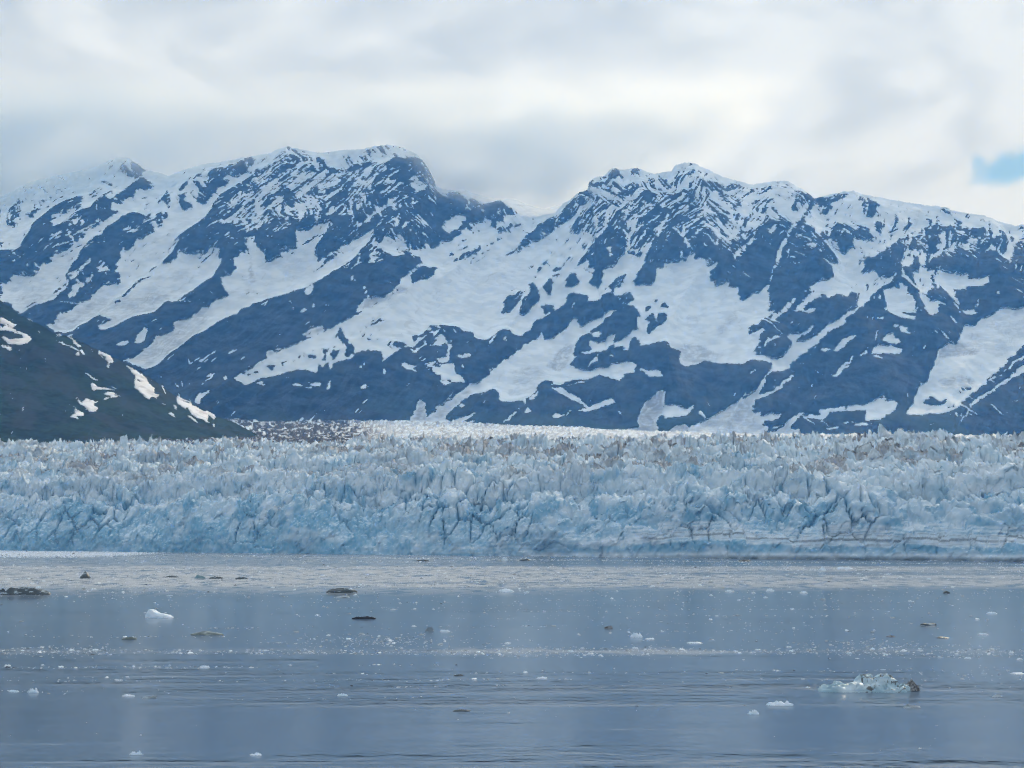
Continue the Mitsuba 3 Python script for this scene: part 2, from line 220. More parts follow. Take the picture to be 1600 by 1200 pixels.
SNOW_MAP = unpack('''
1:-4043,10860 -3639,10860 -3234,10860 -2830,10860 -2426,10860 -2294,10310 -2137,9639 -1986,8994 -2327,9032 -2681,9105 -2987,9016 -3337,9064 -3616,9786 -4028,10860
-1:-3593,9728 -3548,9748 -3459,9727 -3457,9794 -3462,9931 -3473,10088 -3441,10182 -3403,10343 -3333,10390 -3275,10417 -3225,10322 -3193,10168 -3225,10122 -3154,10134 -3072,10111 -3079,10191 -3059,10308 -3033,10379 -2999,10363 -3002,10278 -2972,10274 -2954,10374 -2925,10507 -2889,10654 -2868,10721 -2772,10629 -2795,10534 -2842,10560 -2895,10405 -2911,10267 -2949,10262 -2935,10158 -2903,10208 -2901,10109 -2939,9988 -2986,9900 -3005,9789 -3010,9721 -3056,9617 -3112,9572 -3149,9552 -3147,9473 -3200,9475 -3218,9356 -3310,9397 -3369,9417 -3388,9331 -3417,9271
1:-3368,10161 -3270,10201 -3212,10196 -3220,10053 -3286,9977 -3339,10051
1:-3155,9858 -3102,9807 -3042,9683 -3088,9739
0.4:-3186,10032 -3112,10003 -3039,9922 -3091,9883
0.6:-3462,9711 -3379,9609 -3392,9595 -3474,9697
0.6:-3497,9686 -3398,9563 -3426,9569
-0.5:-3065,10671 -3060,10756 -2990,10690 -2968,10860 -2889,10794 -2877,10720 -2903,10636 -2963,10634 -3009,10619
-1:-3195,10586 -3123,10541 -3062,10472 -3053,10441 -3144,10518
-0.6:-3169,10723 -3142,10793 -3141,10860 -3146,10711
-0.1:-3813,10445 -3789,10560 -3721,10694 -3713,10563 -3700,10449 -3723,10333
-0.8:-3641,10292 -3605,10322 -3536,10314 -3529,10190
-0.7:-3550,10380 -3489,10369 -3471,10320 -3521,10327
-0.2:-3510,10428 -3416,10520 -3411,10449 -3470,10398
-0.2:-3590,10492 -3577,10647 -3578,10541
-0.3:-3729,10175 -3698,10216 -3620,10134 -3608,10077
-0.2:-3210,10361 -3191,10482 -3123,10450 -3115,10364 -3157,10316
0:-3403,10343 -3325,10422 -3263,10467 -3223,10523 -3238,10449 -3318,10403
0.3:-3806,10277 -3804,10421 -3708,10470 -3540,10597 -3346,10602 -3270,10490 -3389,10442 -3536,10314 -3655,10253 -3691,10125
-1:-2995,9258 -3010,9327 -2990,9528 -2954,9747 -2907,9886 -2895,9997 -2885,10024 -2854,10109 -2828,10182 -2793,10222 -2739,10234 -2660,10187 -2589,10062 -2547,9908 -2641,9852 -2655,9774 -2728,9717 -2714,9671 -2724,9583 -2701,9507 -2649,9422 -2657,9358 -2750,9326 -2786,9170 -2801,9087 -3016,9002 -2990,9122 -2969,9258
1:-2831,9311 -2830,9442 -2884,9313 -2941,9227 -2931,9123 -2904,9092 -2880,9251
0.5:-2797,9982 -2747,10033 -2610,9972 -2674,9971 -2779,9952
1:-2993,9228 -2967,9354 -2904,9591 -2891,9577 -2944,9336 -2977,9206
0.3:-2795,9414 -2838,9524 -2810,9577 -2741,9494 -2746,9426 -2789,9480
-1:-2992,9863 -2962,10001 -2920,10140 -2901,10202 -2916,10094 -2950,9963 -2976,9843
-0.4:-2733,10280 -2751,10377 -2712,10447 -2694,10416 -2733,10350 -2716,10288 -2643,10194 -2665,10207
-0.5:-2648,10370 -2641,10470 -2642,10585 -2611,10504 -2547,10329 -2494,10090 -2515,10064 -2559,10266 -2602,10360
-0.8:-2607,10166 -2576,10208 -2501,9976 -2524,9959 -2567,10050
-0.8:-2522,10455 -2502,10532 -2486,10662 -2453,10529 -2479,10437
-0.6:-2449,10207 -2466,10348 -2447,10424 -2371,10271 -2346,10168 -2409,10160
-0.2:-2450,10595 -2422,10685 -2401,10764 -2274,10225 -2337,10250 -2354,10402 -2405,10493
-1:-2405,9477 -2358,9600 -2345,9759 -2309,9869 -2253,9976 -2223,10005 -2125,9590 -2231,9588 -2294,9626 -2300,9547 -2337,9486
-1:-2187,9037 -2139,9109 -2080,9180 -2046,9251 -1986,8994
-1:-2572,9102 -2549,9224 -2510,9326 -2428,9370 -2428,9338 -2491,9258 -2537,9125
-1:-2479,9431 -2414,9478 -2414,9446 -2465,9411
-0.7:-3036,9107 -2988,9263 -2986,9232 -3023,9093
1:-2427,10860 -2022,10860 -1618,10860 -1213,10860 -809,10860 -799,10740 -980,10539 -1179,10567 -1314,10555 -1421,10617 -1515,10586 -1565,10530 -1673,10590 -1739,10513 -1829,10689 -1898,10581 -1961,10554 -2014,10478 -2126,10414 -2190,10311 -2219,9988
0:-1964,10572 -1893,10611 -1829,10689 -1799,10740 -1691,10695 -1583,10641 -1419,10600 -1272,10534 -1128,10555 -978,10523 -898,10500 -940,10331 -807,10347 -867,10168 -942,9975 -1064,9903 -1197,9943 -1327,9955 -1475,9958 -1523,9914 -1619,9934 -1700,9977 -1759,9802 -1829,9790 -1908,9820 -2018,9914 -2146,9912 -2195,9888 -2219,9988 -2149,10091 -2089,10243 -1985,10334
-0.6:-1825,10719 -1800,10748 -1730,10693 -1723,10648 -1791,10641
-1:-1770,10776 -1763,10793 -1749,10860 -1731,10765 -1750,10748
-0.7:-1534,10713 -1520,10748 -1449,10672 -1396,10580 -1475,10580
-1:-1548,10549 -1529,10616 -1487,10534
-0.7:-2331,10549 -2311,10631 -2259,10707 -2175,10641 -2199,10529 -2283,10509
-0.5:-2211,10716 -2104,10776 -2081,10860 -2014,10725 -2011,10657 -2051,10612 -2078,10553 -2135,10549 -2175,10641
-0.8:-2343,10518 -2246,10520 -2152,10536 -2203,10413 -2239,10319 -2274,10225
-0.6:-2112,10264 -2078,10372 -2014,10478 -1975,10477 -1971,10411 -2037,10358
-1:-2195,9888 -2196,10050 -2159,10092 -2123,10184 -2057,10139 -2071,10029 -2108,9906 -2123,9812
-1:-1702,10196 -1689,10343 -1625,10249 -1561,10146 -1644,10136
-1:-1507,10281 -1463,10368 -1421,10280 -1458,10208
-0.8:-1271,10374 -1248,10419 -1199,10334 -1218,10258
-0.8:-1396,10308 -1345,10350 -1324,10269 -1366,10226
-0.8:-1316,10142 -1222,10290 -1191,10191 -1247,10041 -1299,10015
-0.7:-1294,10552 -1233,10609 -1087,10625 -1035,10597 -1048,10537 -1126,10539 -1221,10512
-0.6:-1416,10583 -1316,10571 -1308,10506 -1387,10515
-1:-959,10529 -932,10553 -793,10423 -810,10393 -868,10387 -955,10483
-1:-890,10629 -791,10635 -780,10500 -852,10540
0.35:-1394,10709 -1304,10779 -1103,10772 -971,10860 -803,10785 -792,10650 -891,10645 -969,10636 -1087,10625 -1235,10626
-0.2:-1727,10791 -1605,10784 -1573,10642 -1635,10600 -1676,10605
-0.5:-1110,9988 -995,10214 -807,10347 -771,10380 -730,9870 -814,9779 -889,9896 -1001,9832 -1177,9786
1:-1132,9717 -1006,9879 -861,10094 -815,10215 -881,10113 -978,9966 -1058,9856
1:-1545,10164 -1502,10073 -1497,9977 -1504,9853 -1520,9978 -1548,10069
1:-1896,10226 -1822,10035 -1766,9788 -1788,9808 -1856,10018
1:-1899,9911 -1857,9769 -1855,9738 -1935,9953 -2047,10135 -1995,10065
0.5:-821,9961 -803,10081 -830,9956 -833,9892 -788,9796
1:-2122,9574 -2084,9679 -2025,9617 -2018,9505 -1990,9497 -2003,9285 -2050,9267
1:-1848,9705 -1794,9703 -1760,9575 -1680,9522 -1666,9450 -1632,9455 -1591,9520 -1593,9581 -1514,9635 -1508,9713 -1521,9790 -1439,9843 -1356,9896 -1291,9890 -1317,9754 -1375,9605 -1350,9497 -1335,9450 -1264,9506 -1150,9720 -1181,9680 -1203,9714 -1225,9609 -1268,9536 -1233,9534 -1124,9655 -1008,9728 -966,9757 -951,9700 -1013,9534 -1049,9464 -1099,9382 -1184,9304 -1275,9222 -1364,9138 -1510,9060 -1866,9046 -1892,9127 -1955,9260 -1875,9288 -1862,9344 -1923,9468 -1865,9527 -1866,9573 -1828,9560
-1:-1366,9317 -1304,9418 -1262,9491 -1224,9533 -1186,9514 -1255,9445 -1297,9373
1:-928,9570 -872,9719 -817,9716 -770,9793 -754,9711 -711,9626 -741,9549 -806,9492 -860,9499
0.1:-980,9559 -946,9656 -898,9531 -876,9402 -950,9358
0.8:-1049,9464 -1029,9462 -1021,9313
0.4:-1122,9355 -1089,9366 -1071,9289 -1104,9279
0.3:-1081,9232 -1012,9152 -1063,9157
1:-762,9095 -738,9213 -707,9349 -690,9352 -674,9149
0:-2053,9864 -1986,9808 -1937,9702 -2001,9750
1:-1353,9123 -1324,9151 -1285,9060 -1333,9048
0.2:-1684,9689 -1664,9726 -1657,9666
1:-809,10860 -404,10860 0,10860 404,10860 809,10860 779,10494 733,9909 683,9278 351,9536 0,9509 -346,9385 -674,9149 -719,9726 -766,10320
-1:-770,10372 -731,10368 -678,10444 -578,10739 -430,10790 -349,10752 -300,10787 -230,10770 -161,10860 -101,10860 -40,10781 60,10860 30,10709 -39,10644 -97,10472 -125,10422 -156,10507 -216,10582 -252,10493 -328,10409 -353,10313 -377,10200 -437,10067 -502,10054 -525,9977 -610,9860 -662,9690 -696,9661 -719,9726
1:-507,10327 -443,10396 -370,10506 -349,10467 -381,10308 -452,10192 -460,10154 -510,10216 -525,10305
1:-370,10506 -339,10742 -330,10712 -352,10559
1:-736,10185 -713,10382 -694,10397 -725,10165
1:-603,10497 -582,10632 -569,10592 -594,10505
-0.3:-720,9979 -588,10412 -585,10350 -643,9933 -694,9760
1:-118,10632 -99,10646 -98,10549
1:-254,10763 -223,10698 -227,10636 -248,10711
1:-59,10602 0,10672 60,10769 49,10694 0,10553 -77,10426 -97,10453
-1:-115,10381 -39,10468 20,10616 74,10662 0,10493 -95,10318
-0.7:-797,10710 -741,10769 -666,10860 -625,10860 -585,10860 -630,10608 -684,10533 -742,10520 -777,10455
-1:-396,9965 -327,10099 -316,10069 -377,9961
-1:-358,9939 -278,10050 -235,10163 -224,10115 -259,10009 -416,9788 -409,9847
-0.7:-457,9901 -402,9906 -427,9852
-1:-709,9597 -681,9585 -643,9667 -621,9613 -649,9506 -684,9390 -694,9410
-1:-690,9352 -618,9569 -563,9694 -509,9677 -547,9564 -614,9391 -666,9268
-1:-46,10055 0,10179 97,10457 197,10663 298,10733 349,10760 321,10526 270,10441 212,10417 153,10372 95,10295 28,10180
-0.8:342,10556 346,10667 397,10711 470,10787 538,10738 566,10705 551,10621 487,10522 447,10507 399,10515
-0.7:510,10778 584,10860 637,10716 727,10723 802,10794 792,10656 693,10665 611,10628 558,10746
-0.6:605,10860 645,10860 639,10748
0:574,10682 693,10665 789,10623 750,10129 679,10060 630,10022 565,10182 510,10218 429,10299 485,10470
-1:437,10273 473,10429 522,10439 506,10314 457,10294
-1:524,9952 575,10037 649,10020 710,10103 746,10086 711,9627 621,9614 633,9539 618,9452 576,9481 528,9547 570,9655 574,9723 539,9734 544,9820 491,9844 434,9797 453,9820
1:663,9832 691,9843 686,9778
-1:174,9909 194,10023 261,10087 221,9978
-1:163,9852 182,9878 172,9812
-1:358,9942 424,9986 414,9957 366,9910
-0.8:283,9907 331,9974 356,9888 310,9882
-0.7:272,9831 344,9830 315,9765
-1:220,9571 224,9705 262,9795 296,9730 264,9564
-1:115,9573 126,9731 162,9794 178,9655 168,9579
-1:18,9523 53,9630 80,9641 62,9559
-1:349,9709 431,9744 469,9612 432,9563 351,9536 345,9601 383,9660
-1:638,9357 697,9452 683,9278
-0.7:367,10193 426,10245 415,10198
0.75:808,10860 1212,10860 1616,10860 2021,10860 2425,10860 2417,10860 2356,10860 2223,10654 2093,10740 1894,10745 1744,10738 1476,10600 1283,10627 1127,10737 983,10587 785,10575
0.05:788,10607 983,10587 1127,10737 1286,10653 1479,10618 1691,10715 1894,10745 2143,10740 2223,10654 2306,10679 2147,10348 2052,10217 1903,10278 1793,10148 1763,10038 1595,9865 1551,9872 1488,9937 1408,10011 1304,10065 1232,10231 1164,10217 1149,10335 1083,10347 985,10135 885,10067 749,10115
0.4:1738,10701 2195,10749 2137,10483 2070,10349 1903,10278 1783,10144 1736,10194 1730,10376 1695,10564
-0.4:749,10115 894,10065 1081,10330 1154,10219 1230,10216 1304,10065 1408,10011 1488,9937 1551,9872 1770,10073 1731,9961 1543,9665 1528,9736 1470,9709 1350,9741 1277,9871 1237,9845 1173,9988 1051,9974 925,9726 810,9747 734,9924
-0.6:1358,10632 1413,10709 1425,10655 1458,10747 1498,10680
-0.5:1411,10483 1499,10623 1585,10674 1607,10624 1527,10551
-1:817,10860 838,10860 835,10708 798,10671
-0.6:933,10792 1009,10860 988,10738 927,10726
-0.5:1143,10793 1170,10860 1166,10779
-0.4:1014,10605 1077,10741 1127,10737 1057,10646
-0.7:799,10505 909,10533 892,10455 810,10404
-0.7:962,10474 1105,10541 1093,10435 1016,10344 948,10427
-0.7:1183,10457 1241,10457 1232,10386 1182,10408
-0.6:1293,10403 1356,10441 1339,10317 1303,10334
-0.7:1854,10632 1915,10696 1920,10642
-0.6:1644,10434 1708,10468 1784,10516 1740,10430 1664,10382
-0.6:2108,10483 2148,10534 2142,10415 2096,10382
1:889,10114 896,10032 842,9897 815,9701 783,9688 809,9842
1:1140,10254 1154,10219 1051,9974 955,9754 922,9695 906,9713 996,9885
1:1256,10126 1262,10068 1234,9925 1247,9780 1243,9686 1230,9721 1221,9897 1230,10038
1:1498,10115 1526,10114 1473,9865 1442,9754 1426,9653 1421,9681 1456,9901
1:1676,10172 1699,10197 1557,9907 1486,9748 1521,9858
1:1763,10038 1685,9913 1584,9748 1533,9629 1525,9688 1593,9800 1666,9906
-1:2147,10620 2201,10686 2341,10768 2293,10621 2242,10606
-1:2346,10768 2290,10563 2153,10247 2051,10083 1976,9993 2072,10181 2203,10429
1:2322,10707 2189,10367 2043,10134 1936,9934 1860,9739 1779,9552 1725,9409 1697,9308 1676,9334 1738,9476 1821,9678 1910,9939 1981,10059 2077,10247 2158,10399
1:2341,10705 2350,10574 2258,10176 2164,10047 2230,10212 2198,10238 2112,10146 2178,10273
-1:2140,10146 2196,10228 2214,10183 2173,10085 2134,10080
-0.5:1976,9993 2123,10113 2243,10107 2186,9862 2084,9815 2003,9857 1875,9678
-1:1793,10148 1903,10278 2055,10233 1997,10090 1901,9941 1792,9948 1773,10041
1:1870,10160 1951,10233 1929,10170 1870,10109
1:1826,10076 1851,9969 1835,9979
0.5:1769,9875 1795,9817 1779,9828
1:716,9691 781,9720 836,9733 887,9700 924,9710 917,9602 870,9530 823,9395 868,9329 931,9353 982,9428 993,9524 1040,9559 1057,9628 1116,9678 1158,9656 1240,9734 1271,9631 1317,9581 1326,9517 1420,9559 1340,9439 1334,9395 1373,9316 1452,9379 1464,9295 1516,9300 1503,9175 1518,9165 1596,9270 1676,9334 1703,9341 1711,9295 1692,9150 1338,9054 1006,9087 671,9122
-0.6:698,9468 727,9495 786,9469 747,9426 688,9341
-0.5:680,9231 802,9260 828,9184 771,9108 671,9122
-1:935,9155 966,9169 960,9109 938,9102
-1:962,9094 995,9158 1029,9094
0.7:1783,9186 1884,9305 1849,9217
0.7:1924,9331 2012,9417 2099,9491 2066,9348 1960,9262 1897,9207 1927,9267 2039,9382
0.3:1939,9686 1991,9719 1961,9666
0.3:1812,9610 1881,9688 1860,9649
1:2420,10860 2823,10860 3227,10860 3630,10860 4033,10860 3892,10527 3582,10080 3487,10205 3226,10124 2978,9927 2719,9759 2546,9594 2382,9508 2066,9348 2250,10141
-0.8:2401,10791 2496,10768 2638,10774 2592,10748 2548,10693 2443,10674 2376,10685
-0.5:2369,10613 2434,10679 2453,10632 2371,10539
-0.6:2405,10515 2535,10644 2557,10653 2447,10527
-0.5:2502,10513 2608,10619 2613,10600 2524,10522
-0.1:2649,10700 2718,10773 2847,10773 2803,10615 2703,10426 2652,10452
-0.6:2656,10469 2731,10604 2819,10710 2771,10570 2708,10447 2654,10425
-0.5:2781,10537 2802,10507 2760,10495
-0.4:2264,10199 2419,10416 2527,10344 2648,10295 2625,10142 2568,10103 2506,10192 2470,10087 2408,10028 2372,10070 2351,10178 2223,10021
-1:2370,10214 2443,10278 2469,10157 2416,10024 2368,10053
-1:2576,10205 2630,10263 2625,10142 2568,10103
-0.7:2223,10021 2273,10003 2330,9900 2292,9817 2234,9762 2160,9750
-1:2160,9750 2224,9722 2234,9581 2120,9507 2114,9555
-0.8:2720,10383 2765,10408 2742,10291 2690,10174 2685,10258
-0.8:2825,10316 2885,10457 2955,10566 2916,10465 2851,10341
-1:2885,10296 2971,10425 3049,10492 3040,10462 2954,10367
-0.8:2793,10273 2871,10346 2863,10317 2798,10257
-0.6:2679,10065 2814,10278 2700,10075
-0.4:2511,9894 2639,10123 2666,10153 2554,9951
-0.5:2491,9954 2524,10012 2550,10039 2520,9961
-0.8:2539,10393 2562,10368 2556,10440
0.2:3036,10773 3041,10756 2903,10589
-0.5:3059,10522 3131,10599 3080,10528
-0.9:2449,9729 2495,9866 2593,9923 2678,9996 2765,10108 2883,10224 2830,10141 2849,10110 2784,9920 2724,9779 2632,9646 2543,9612 2493,9660
1:2103,9507 2229,9560 2449,9729 2527,9718 2551,9610 2476,9530 2382,9508 2298,9451 2229,9316 2194,9346 2086,9252 2117,9347 2066,9348
-1:2546,9594 2719,9759 2761,9488 2685,9409 2660,9559 2601,9599 2532,9480 2487,9509
1:2691,9695 2618,9597 2524,9515 2410,9418 2257,9157 2102,8939 2002,8866 1954,8870 2076,9001 2208,9130 2350,9387 2372,9440 2513,9602 2589,9618
0:2867,10203 2951,10294 3031,10369 3148,10438 3264,10499 3418,10552 3602,10580 3617,10487 3556,10397 3380,10086 3349,10183 3213,10085 3125,10014 3051,10014 2935,9848 2909,9913 2862,9938 2837,10037
-1:3098,10278 3152,10329 3178,10279 3088,10131 3036,10082 3052,10194
-0.7:3142,10180 3218,10268 3212,10194 3131,10033 3069,9983
-0.7:3024,10222 3079,10309 3135,10397 3276,10595 3305,10563 3271,10519 3189,10446 3083,10292
-0.8:3177,10592 3226,10621 3211,10543 3157,10495
-0.8:3405,10602 3468,10672 3468,10615 3406,10546
-0.7:3311,10434 3355,10481 3349,10405 3282,10262 3268,10278
-0.7:3615,10699 3677,10734 3646,10649
-0.8:3302,10266 3398,10410 3468,10500 3516,10555 3584,10556 3575,10477 3465,10329 3470,10425 3371,10303
-1:3226,10124 3316,10195 3319,10123 3230,10052 3210,10049
0:3335,10777 3481,10860 3433,10713 3337,10721
1:2935,9848 3031,10009 3228,10270 3218,10214 3071,10019
-1:3380,10086 3458,10308 3571,10438 3580,10383 3498,10208 3436,10111
-1:2919,9827 3051,10014 3125,10014 3187,10009 3335,10144 3365,10043 3472,10162 3516,9951 3450,9750 3336,9781 3222,9763 3239,9837 3088,9845 2990,9824
-0.35:3605,10427 3718,10578 3758,10529 3735,10414 3617,10200 3582,10155 3534,10257
-0.7:3660,10497 3745,10598 3748,10502 3702,10353 3637,10357
-0.6:3801,10541 3865,10634 3821,10492 3764,10416
-1:3928,10749 3986,10795 3964,10712
-0.2:3582,10080 3747,10345 3941,10653 3873,10477 3745,10266 3612,10086
1:3490,10187 3561,10151 3554,10056 3516,9951 3592,10082 3694,10254 3668,10287 3602,10159
0.2:2839,10108 2936,10059 2942,9902 2900,9823 2851,9900 2826,9999
-0.8:2799,9820 2876,9923 2898,9875 2863,9764 2795,9716 2778,9747
1:2881,9819 2919,9827 2940,9779 3010,9828 3081,9826 3156,9806 3232,9819 3216,9745 3257,9733 3320,9761 3309,9705 3270,9646 3226,9622 3177,9633 3092,9565 3051,9574 2999,9444 3008,9342 2984,9322 2962,9438 2952,9539 2969,9645 2915,9532 2878,9526 2820,9482 2789,9409 2761,9488 2765,9556 2776,9712 2839,9742
-0.6:2812,9685 2841,9690 2824,9636 2805,9632
-0.4:2947,9745 3010,9828 2983,9717 2896,9529 2883,9544
1:2511,9467 2595,9516 2593,9450 2618,9447 2653,9360 2663,9277 2649,9147 2553,9193 2465,9213 2498,9270 2513,9383
-1:2623,9463 2644,9444 2671,9276 2660,9269 2620,9363
1:2630,9545 2672,9540 2675,9374 2683,9260 2671,9276 2644,9444
1:2452,9226 2532,9180 2607,9094 2582,9065 2530,9114 2461,9198
1:2740,9447 2772,9440 2794,9342 2850,9343 2798,9193 2739,9115 2719,9158 2733,9311
1:2713,9739 2715,9656 2759,9539 2761,9488 2725,9542 2693,9612
1:2895,8958 2953,9081 3011,9055 3053,9129 3150,9212 3251,9327 3343,9321 3455,9390 3307,9006
1:2857,9168 2884,9072 2863,9061
1:2948,9367 2972,9286 2963,9234 2939,9315
0.7:2996,9255 3083,9287 3067,9241 3004,9206
0.1:3309,9581 3327,9583 3247,9362 3240,9378
1:2433,9040 2498,9005 2529,8943 2443,8987
1:2371,9117 2424,9159 2404,9115
1:2291,9034 2353,9144 2339,9106
0.6:2470,9414 2482,9409 2453,9352
1:-3370,9150 -2981,9096 -3013,9018 -3074,8981 -3114,8909 -3134,8853 -3225,8967 -3307,9075
-0.5:-3123,8911 -3099,8982 -3135,9035 -3144,8946
1:-2933,8749 -2906,8855 -2912,8898 -2865,9001 -2815,9102 -2739,9182 -2569,9149 -2600,9111 -2611,9067 -2583,9026 -2548,9049 -2545,9095 -2533,9140 -2186,9099 -2255,9042 -2268,8936 -2322,8863 -2400,8852 -2433,8825 -2453,8783 -2493,8728 -2522,8717 -2553,8690 -2582,8759 -2538,8796 -2526,8810 -2627,8904 -2676,8877 -2726,8829 -2752,8713 -2787,8675 -2885,8725
1:-2299,8310 -2259,8382 -2214,8498 -2203,8601 -2126,8670 -2133,8790 -2045,8827 -2003,8923 -1986,8994 -1909,8661 -1969,8579 -2024,8485 -2076,8389 -2118,8261 -2152,8219 -2225,8264
1:-2296,8710 -2267,8694 -2246,8558 -2265,8515 -2293,8530
0.5:-2390,8489 -2369,8548 -2317,8531 -2335,8487
0.7:-2383,8385 -2360,8414 -2370,8370
0.8:-2458,8692 -2434,8719 -2437,8674
0.7:-1760,7831 -1741,7939 -1711,7807
1:-1883,9125 -1412,9126 -1534,9058 -1681,8955 -1681,8911 -1733,8886 -1750,8811 -1791,8813 -1846,8736 -1912,8675 -1968,8917 -1932,8971 -1871,9033
1:-1627,8013 -1602,8068 -1547,8167 -1479,8279 -1410,8362 -1319,8458 -1236,8526 -1140,8619 -1071,8699 -970,8792 -861,8910 -749,9041 -675,9164 -627,8547 -696,8435 -734,8345 -749,8256 -755,8325 -795,8414 -826,8421 -876,8384 -922,8379 -958,8294 -1051,8254 -1047,8173 -1083,8269 -1104,8202 -1144,8272 -1117,8135 -1185,8191 -1247,8206 -1318,8180 -1371,8139 -1448,8113 -1514,8037 -1596,8075
0.45:-1547,8125 -1372,8319 -1057,8474 -947,8460 -947,8336 -1060,8268 -1173,8259 -1380,8195 -1487,8127
-1:-1086,8518 -1068,8558 -1073,8657 -1055,8641 -1021,8555 -987,8471 -1024,8459 -1051,8543
-1:-1230,8337 -1179,8356 -1156,8300
-1:-1081,8365 -1017,8403 -1025,8349 -1062,8282
-1:-1002,8348 -968,8444 -949,8418 -976,8320
-1:-1448,8237 -1400,8264 -1403,8195
-1:-1378,8264 -1338,8298 -1334,8277
-1:-1123,8285 -1108,8339 -1100,8284
-1:-1205,8399 -1188,8412 -1191,8385
-1:-1271,8352 -1254,8365 -1257,8338
-1:-1299,8290 -1280,8317 -1281,8297
-1:-1131,8395 -1103,8414 -1104,8366 -1127,8367
-1:-1083,8434 -1053,8439 -1057,8412
-1:-1536,8146 -1508,8154 -1519,8137
-1:-1495,8168 -1471,8196 -1472,8161
0.5:-955,8667 -793,8801 -755,8569 -902,8478 -942,8557
-1:-890,8760 -866,8768 -876,8741
-1:-836,8744 -798,8770 -819,8735
-1:-840,8669 -817,8678 -831,8660
-1:-842,8537 -800,8550 -830,8530
-1:-878,8543 -854,8541 -872,8523
-1:-915,8560 -894,8559 -906,8547
-1:-708,8664 -681,8675 -690,8646
-1:-716,8483 -707,8561 -637,8569 -654,8491
-0.4:-767,8536 -731,8562 -721,8451 -746,8471
-0.7:-893,8396 -844,8445 -854,8388 -876,8315
1:-1464,8044 -1447,8071 -1415,8058 -1407,8017
1:-1317,8132 -1267,8097 -1306,8111
1:-1248,8029 -1221,8043 -1173,8015 -1200,8002
1:-1163,8001 -1119,8000 -1130,7974
1:-1168,8082 -1133,8041 -1092,8067 -1075,7999 -1121,8014
1:-1053,8052 -1040,8065 -1029,7985 -1044,7986
1:-881,8218 -849,8278 -846,8251 -870,8193
1:-746,8229 -720,8193 -722,8136 -748,8172
1:-856,8005 -816,8037 -819,7996 -840,7987
1:-725,8009 -711,8097 -712,8026
1:-668,8287 -642,8349 -612,8357 -604,8254 -638,8292
0.8:-806,8011 -798,7971 -776,7933 -786,7973
0.6:-1649,8135 -1622,8095 -1637,8060
0.7:-1723,7860 -1738,7925 -1694,7955
0.8:-1361,9123 -1302,9120 -1310,9062 -1328,9018
0.8:-680,9222 -743,9165 -820,8995 -887,9004 -939,8953 -996,8806 -972,8806 -898,8873 -823,8950 -674,9149
0.6:-1278,8541 -1230,8639 -1172,8678 -1148,8620 -1225,8554
0.6:-1456,8405 -1420,8418 -1353,8431 -1410,8362 -1449,8321
0.8:-1435,8966 -1422,8957 -1368,8852 -1381,8860
0.2:-1616,8875 -1617,8963 -1584,9010 -1576,8922 -1608,8920
0.5:-1284,8943 -1250,8884 -1264,8870
0.5:-971,9092 -955,9094 -918,8985 -930,8983
1:-673,9135 -680,9222 -332,9482 35,9634 -35,9463 -68,9202 -17,9254 52,9437 61,9540 80,9660 116,9670 70,9465 51,9266 85,9240 120,9305 175,9482 202,9554 178,9674 214,9668 229,9569 264,9545 276,9657 355,9625 422,9550 375,9486 364,9409 300,9332 204,9230 134,9138 108,9020 41,8924 0,8918 -16,8981 -82,8926 -129,8819 -162,8803 -194,8822 -243,8831 -262,8911 -326,8883 -344,8928 -451,8922 -515,8904 -567,8815 -593,8729 -636,8663
-1:-52,9377 26,9550 80,9641 52,9437 -17,9236 -68,9202
-1:61,9406 143,9677 186,9615 193,9517 120,9305 76,9238 51,9285
-0.6:214,9668 267,9659 255,9565 221,9590
-0.7:198,9383 226,9436 286,9409 283,9334 221,9266
-0.1:-636,8663 -593,8729 -567,8815 -523,8895 -489,8882 -450,8905 -453,8803 -398,8683 -402,8432 -423,8246 -538,8395 -577,8514 -621,8475
-1:-450,8905 -336,8931 -260,8841 -161,8785 -82,8908 -16,8963 0,8900 -124,8471 -182,8267 -271,8218 -344,8350 -366,8494 -376,8709 -445,8804
-1:-564,8552 -522,8627 -466,8617 -372,8626 -389,8486 -463,8420 -527,8461
-1:-538,8741 -501,8797 -478,8683 -515,8644
-1:-614,8688 -594,8744 -569,8731 -595,8645
-1:-621,8475 -577,8514 -561,8390 -609,8313
1:-505,8612 -459,8769 -444,8788 -391,8703 -443,8620 -475,8633
0.8:-466,8338 -429,8359 -386,8420 -355,8430 -343,8333 -287,8248 -278,8200 -344,8184 -361,8229 -419,8182 -409,8282 -446,8259
1:-449,8454 -396,8483 -383,8706 -369,8746 -379,8439 -416,8411
1:-570,8517 -548,8426 -513,8365 -531,8396
1:-412,8184 -376,8209 -358,8165 -395,8148
0.6:-352,8532 -299,8583 -236,8589 -191,8699 -183,8663 -236,8571 -296,8515
1:-151,8662 -129,8783 -90,8869 -105,8782
1:-56,8781 -33,8873 -48,8767
0.7:-304,8718 -264,8734 -272,8713
1:-610,8328 -566,8356 -578,8304 -553,8279 -606,8269
0.6:-308,8410 -297,8413 -282,8333 -294,8330
0.7:391,9249 413,9341 429,9332 398,9207
0.6:422,9550 631,9378 687,9326 599,9299 547,9285 505,9305 518,9381 461,9440 428,9476
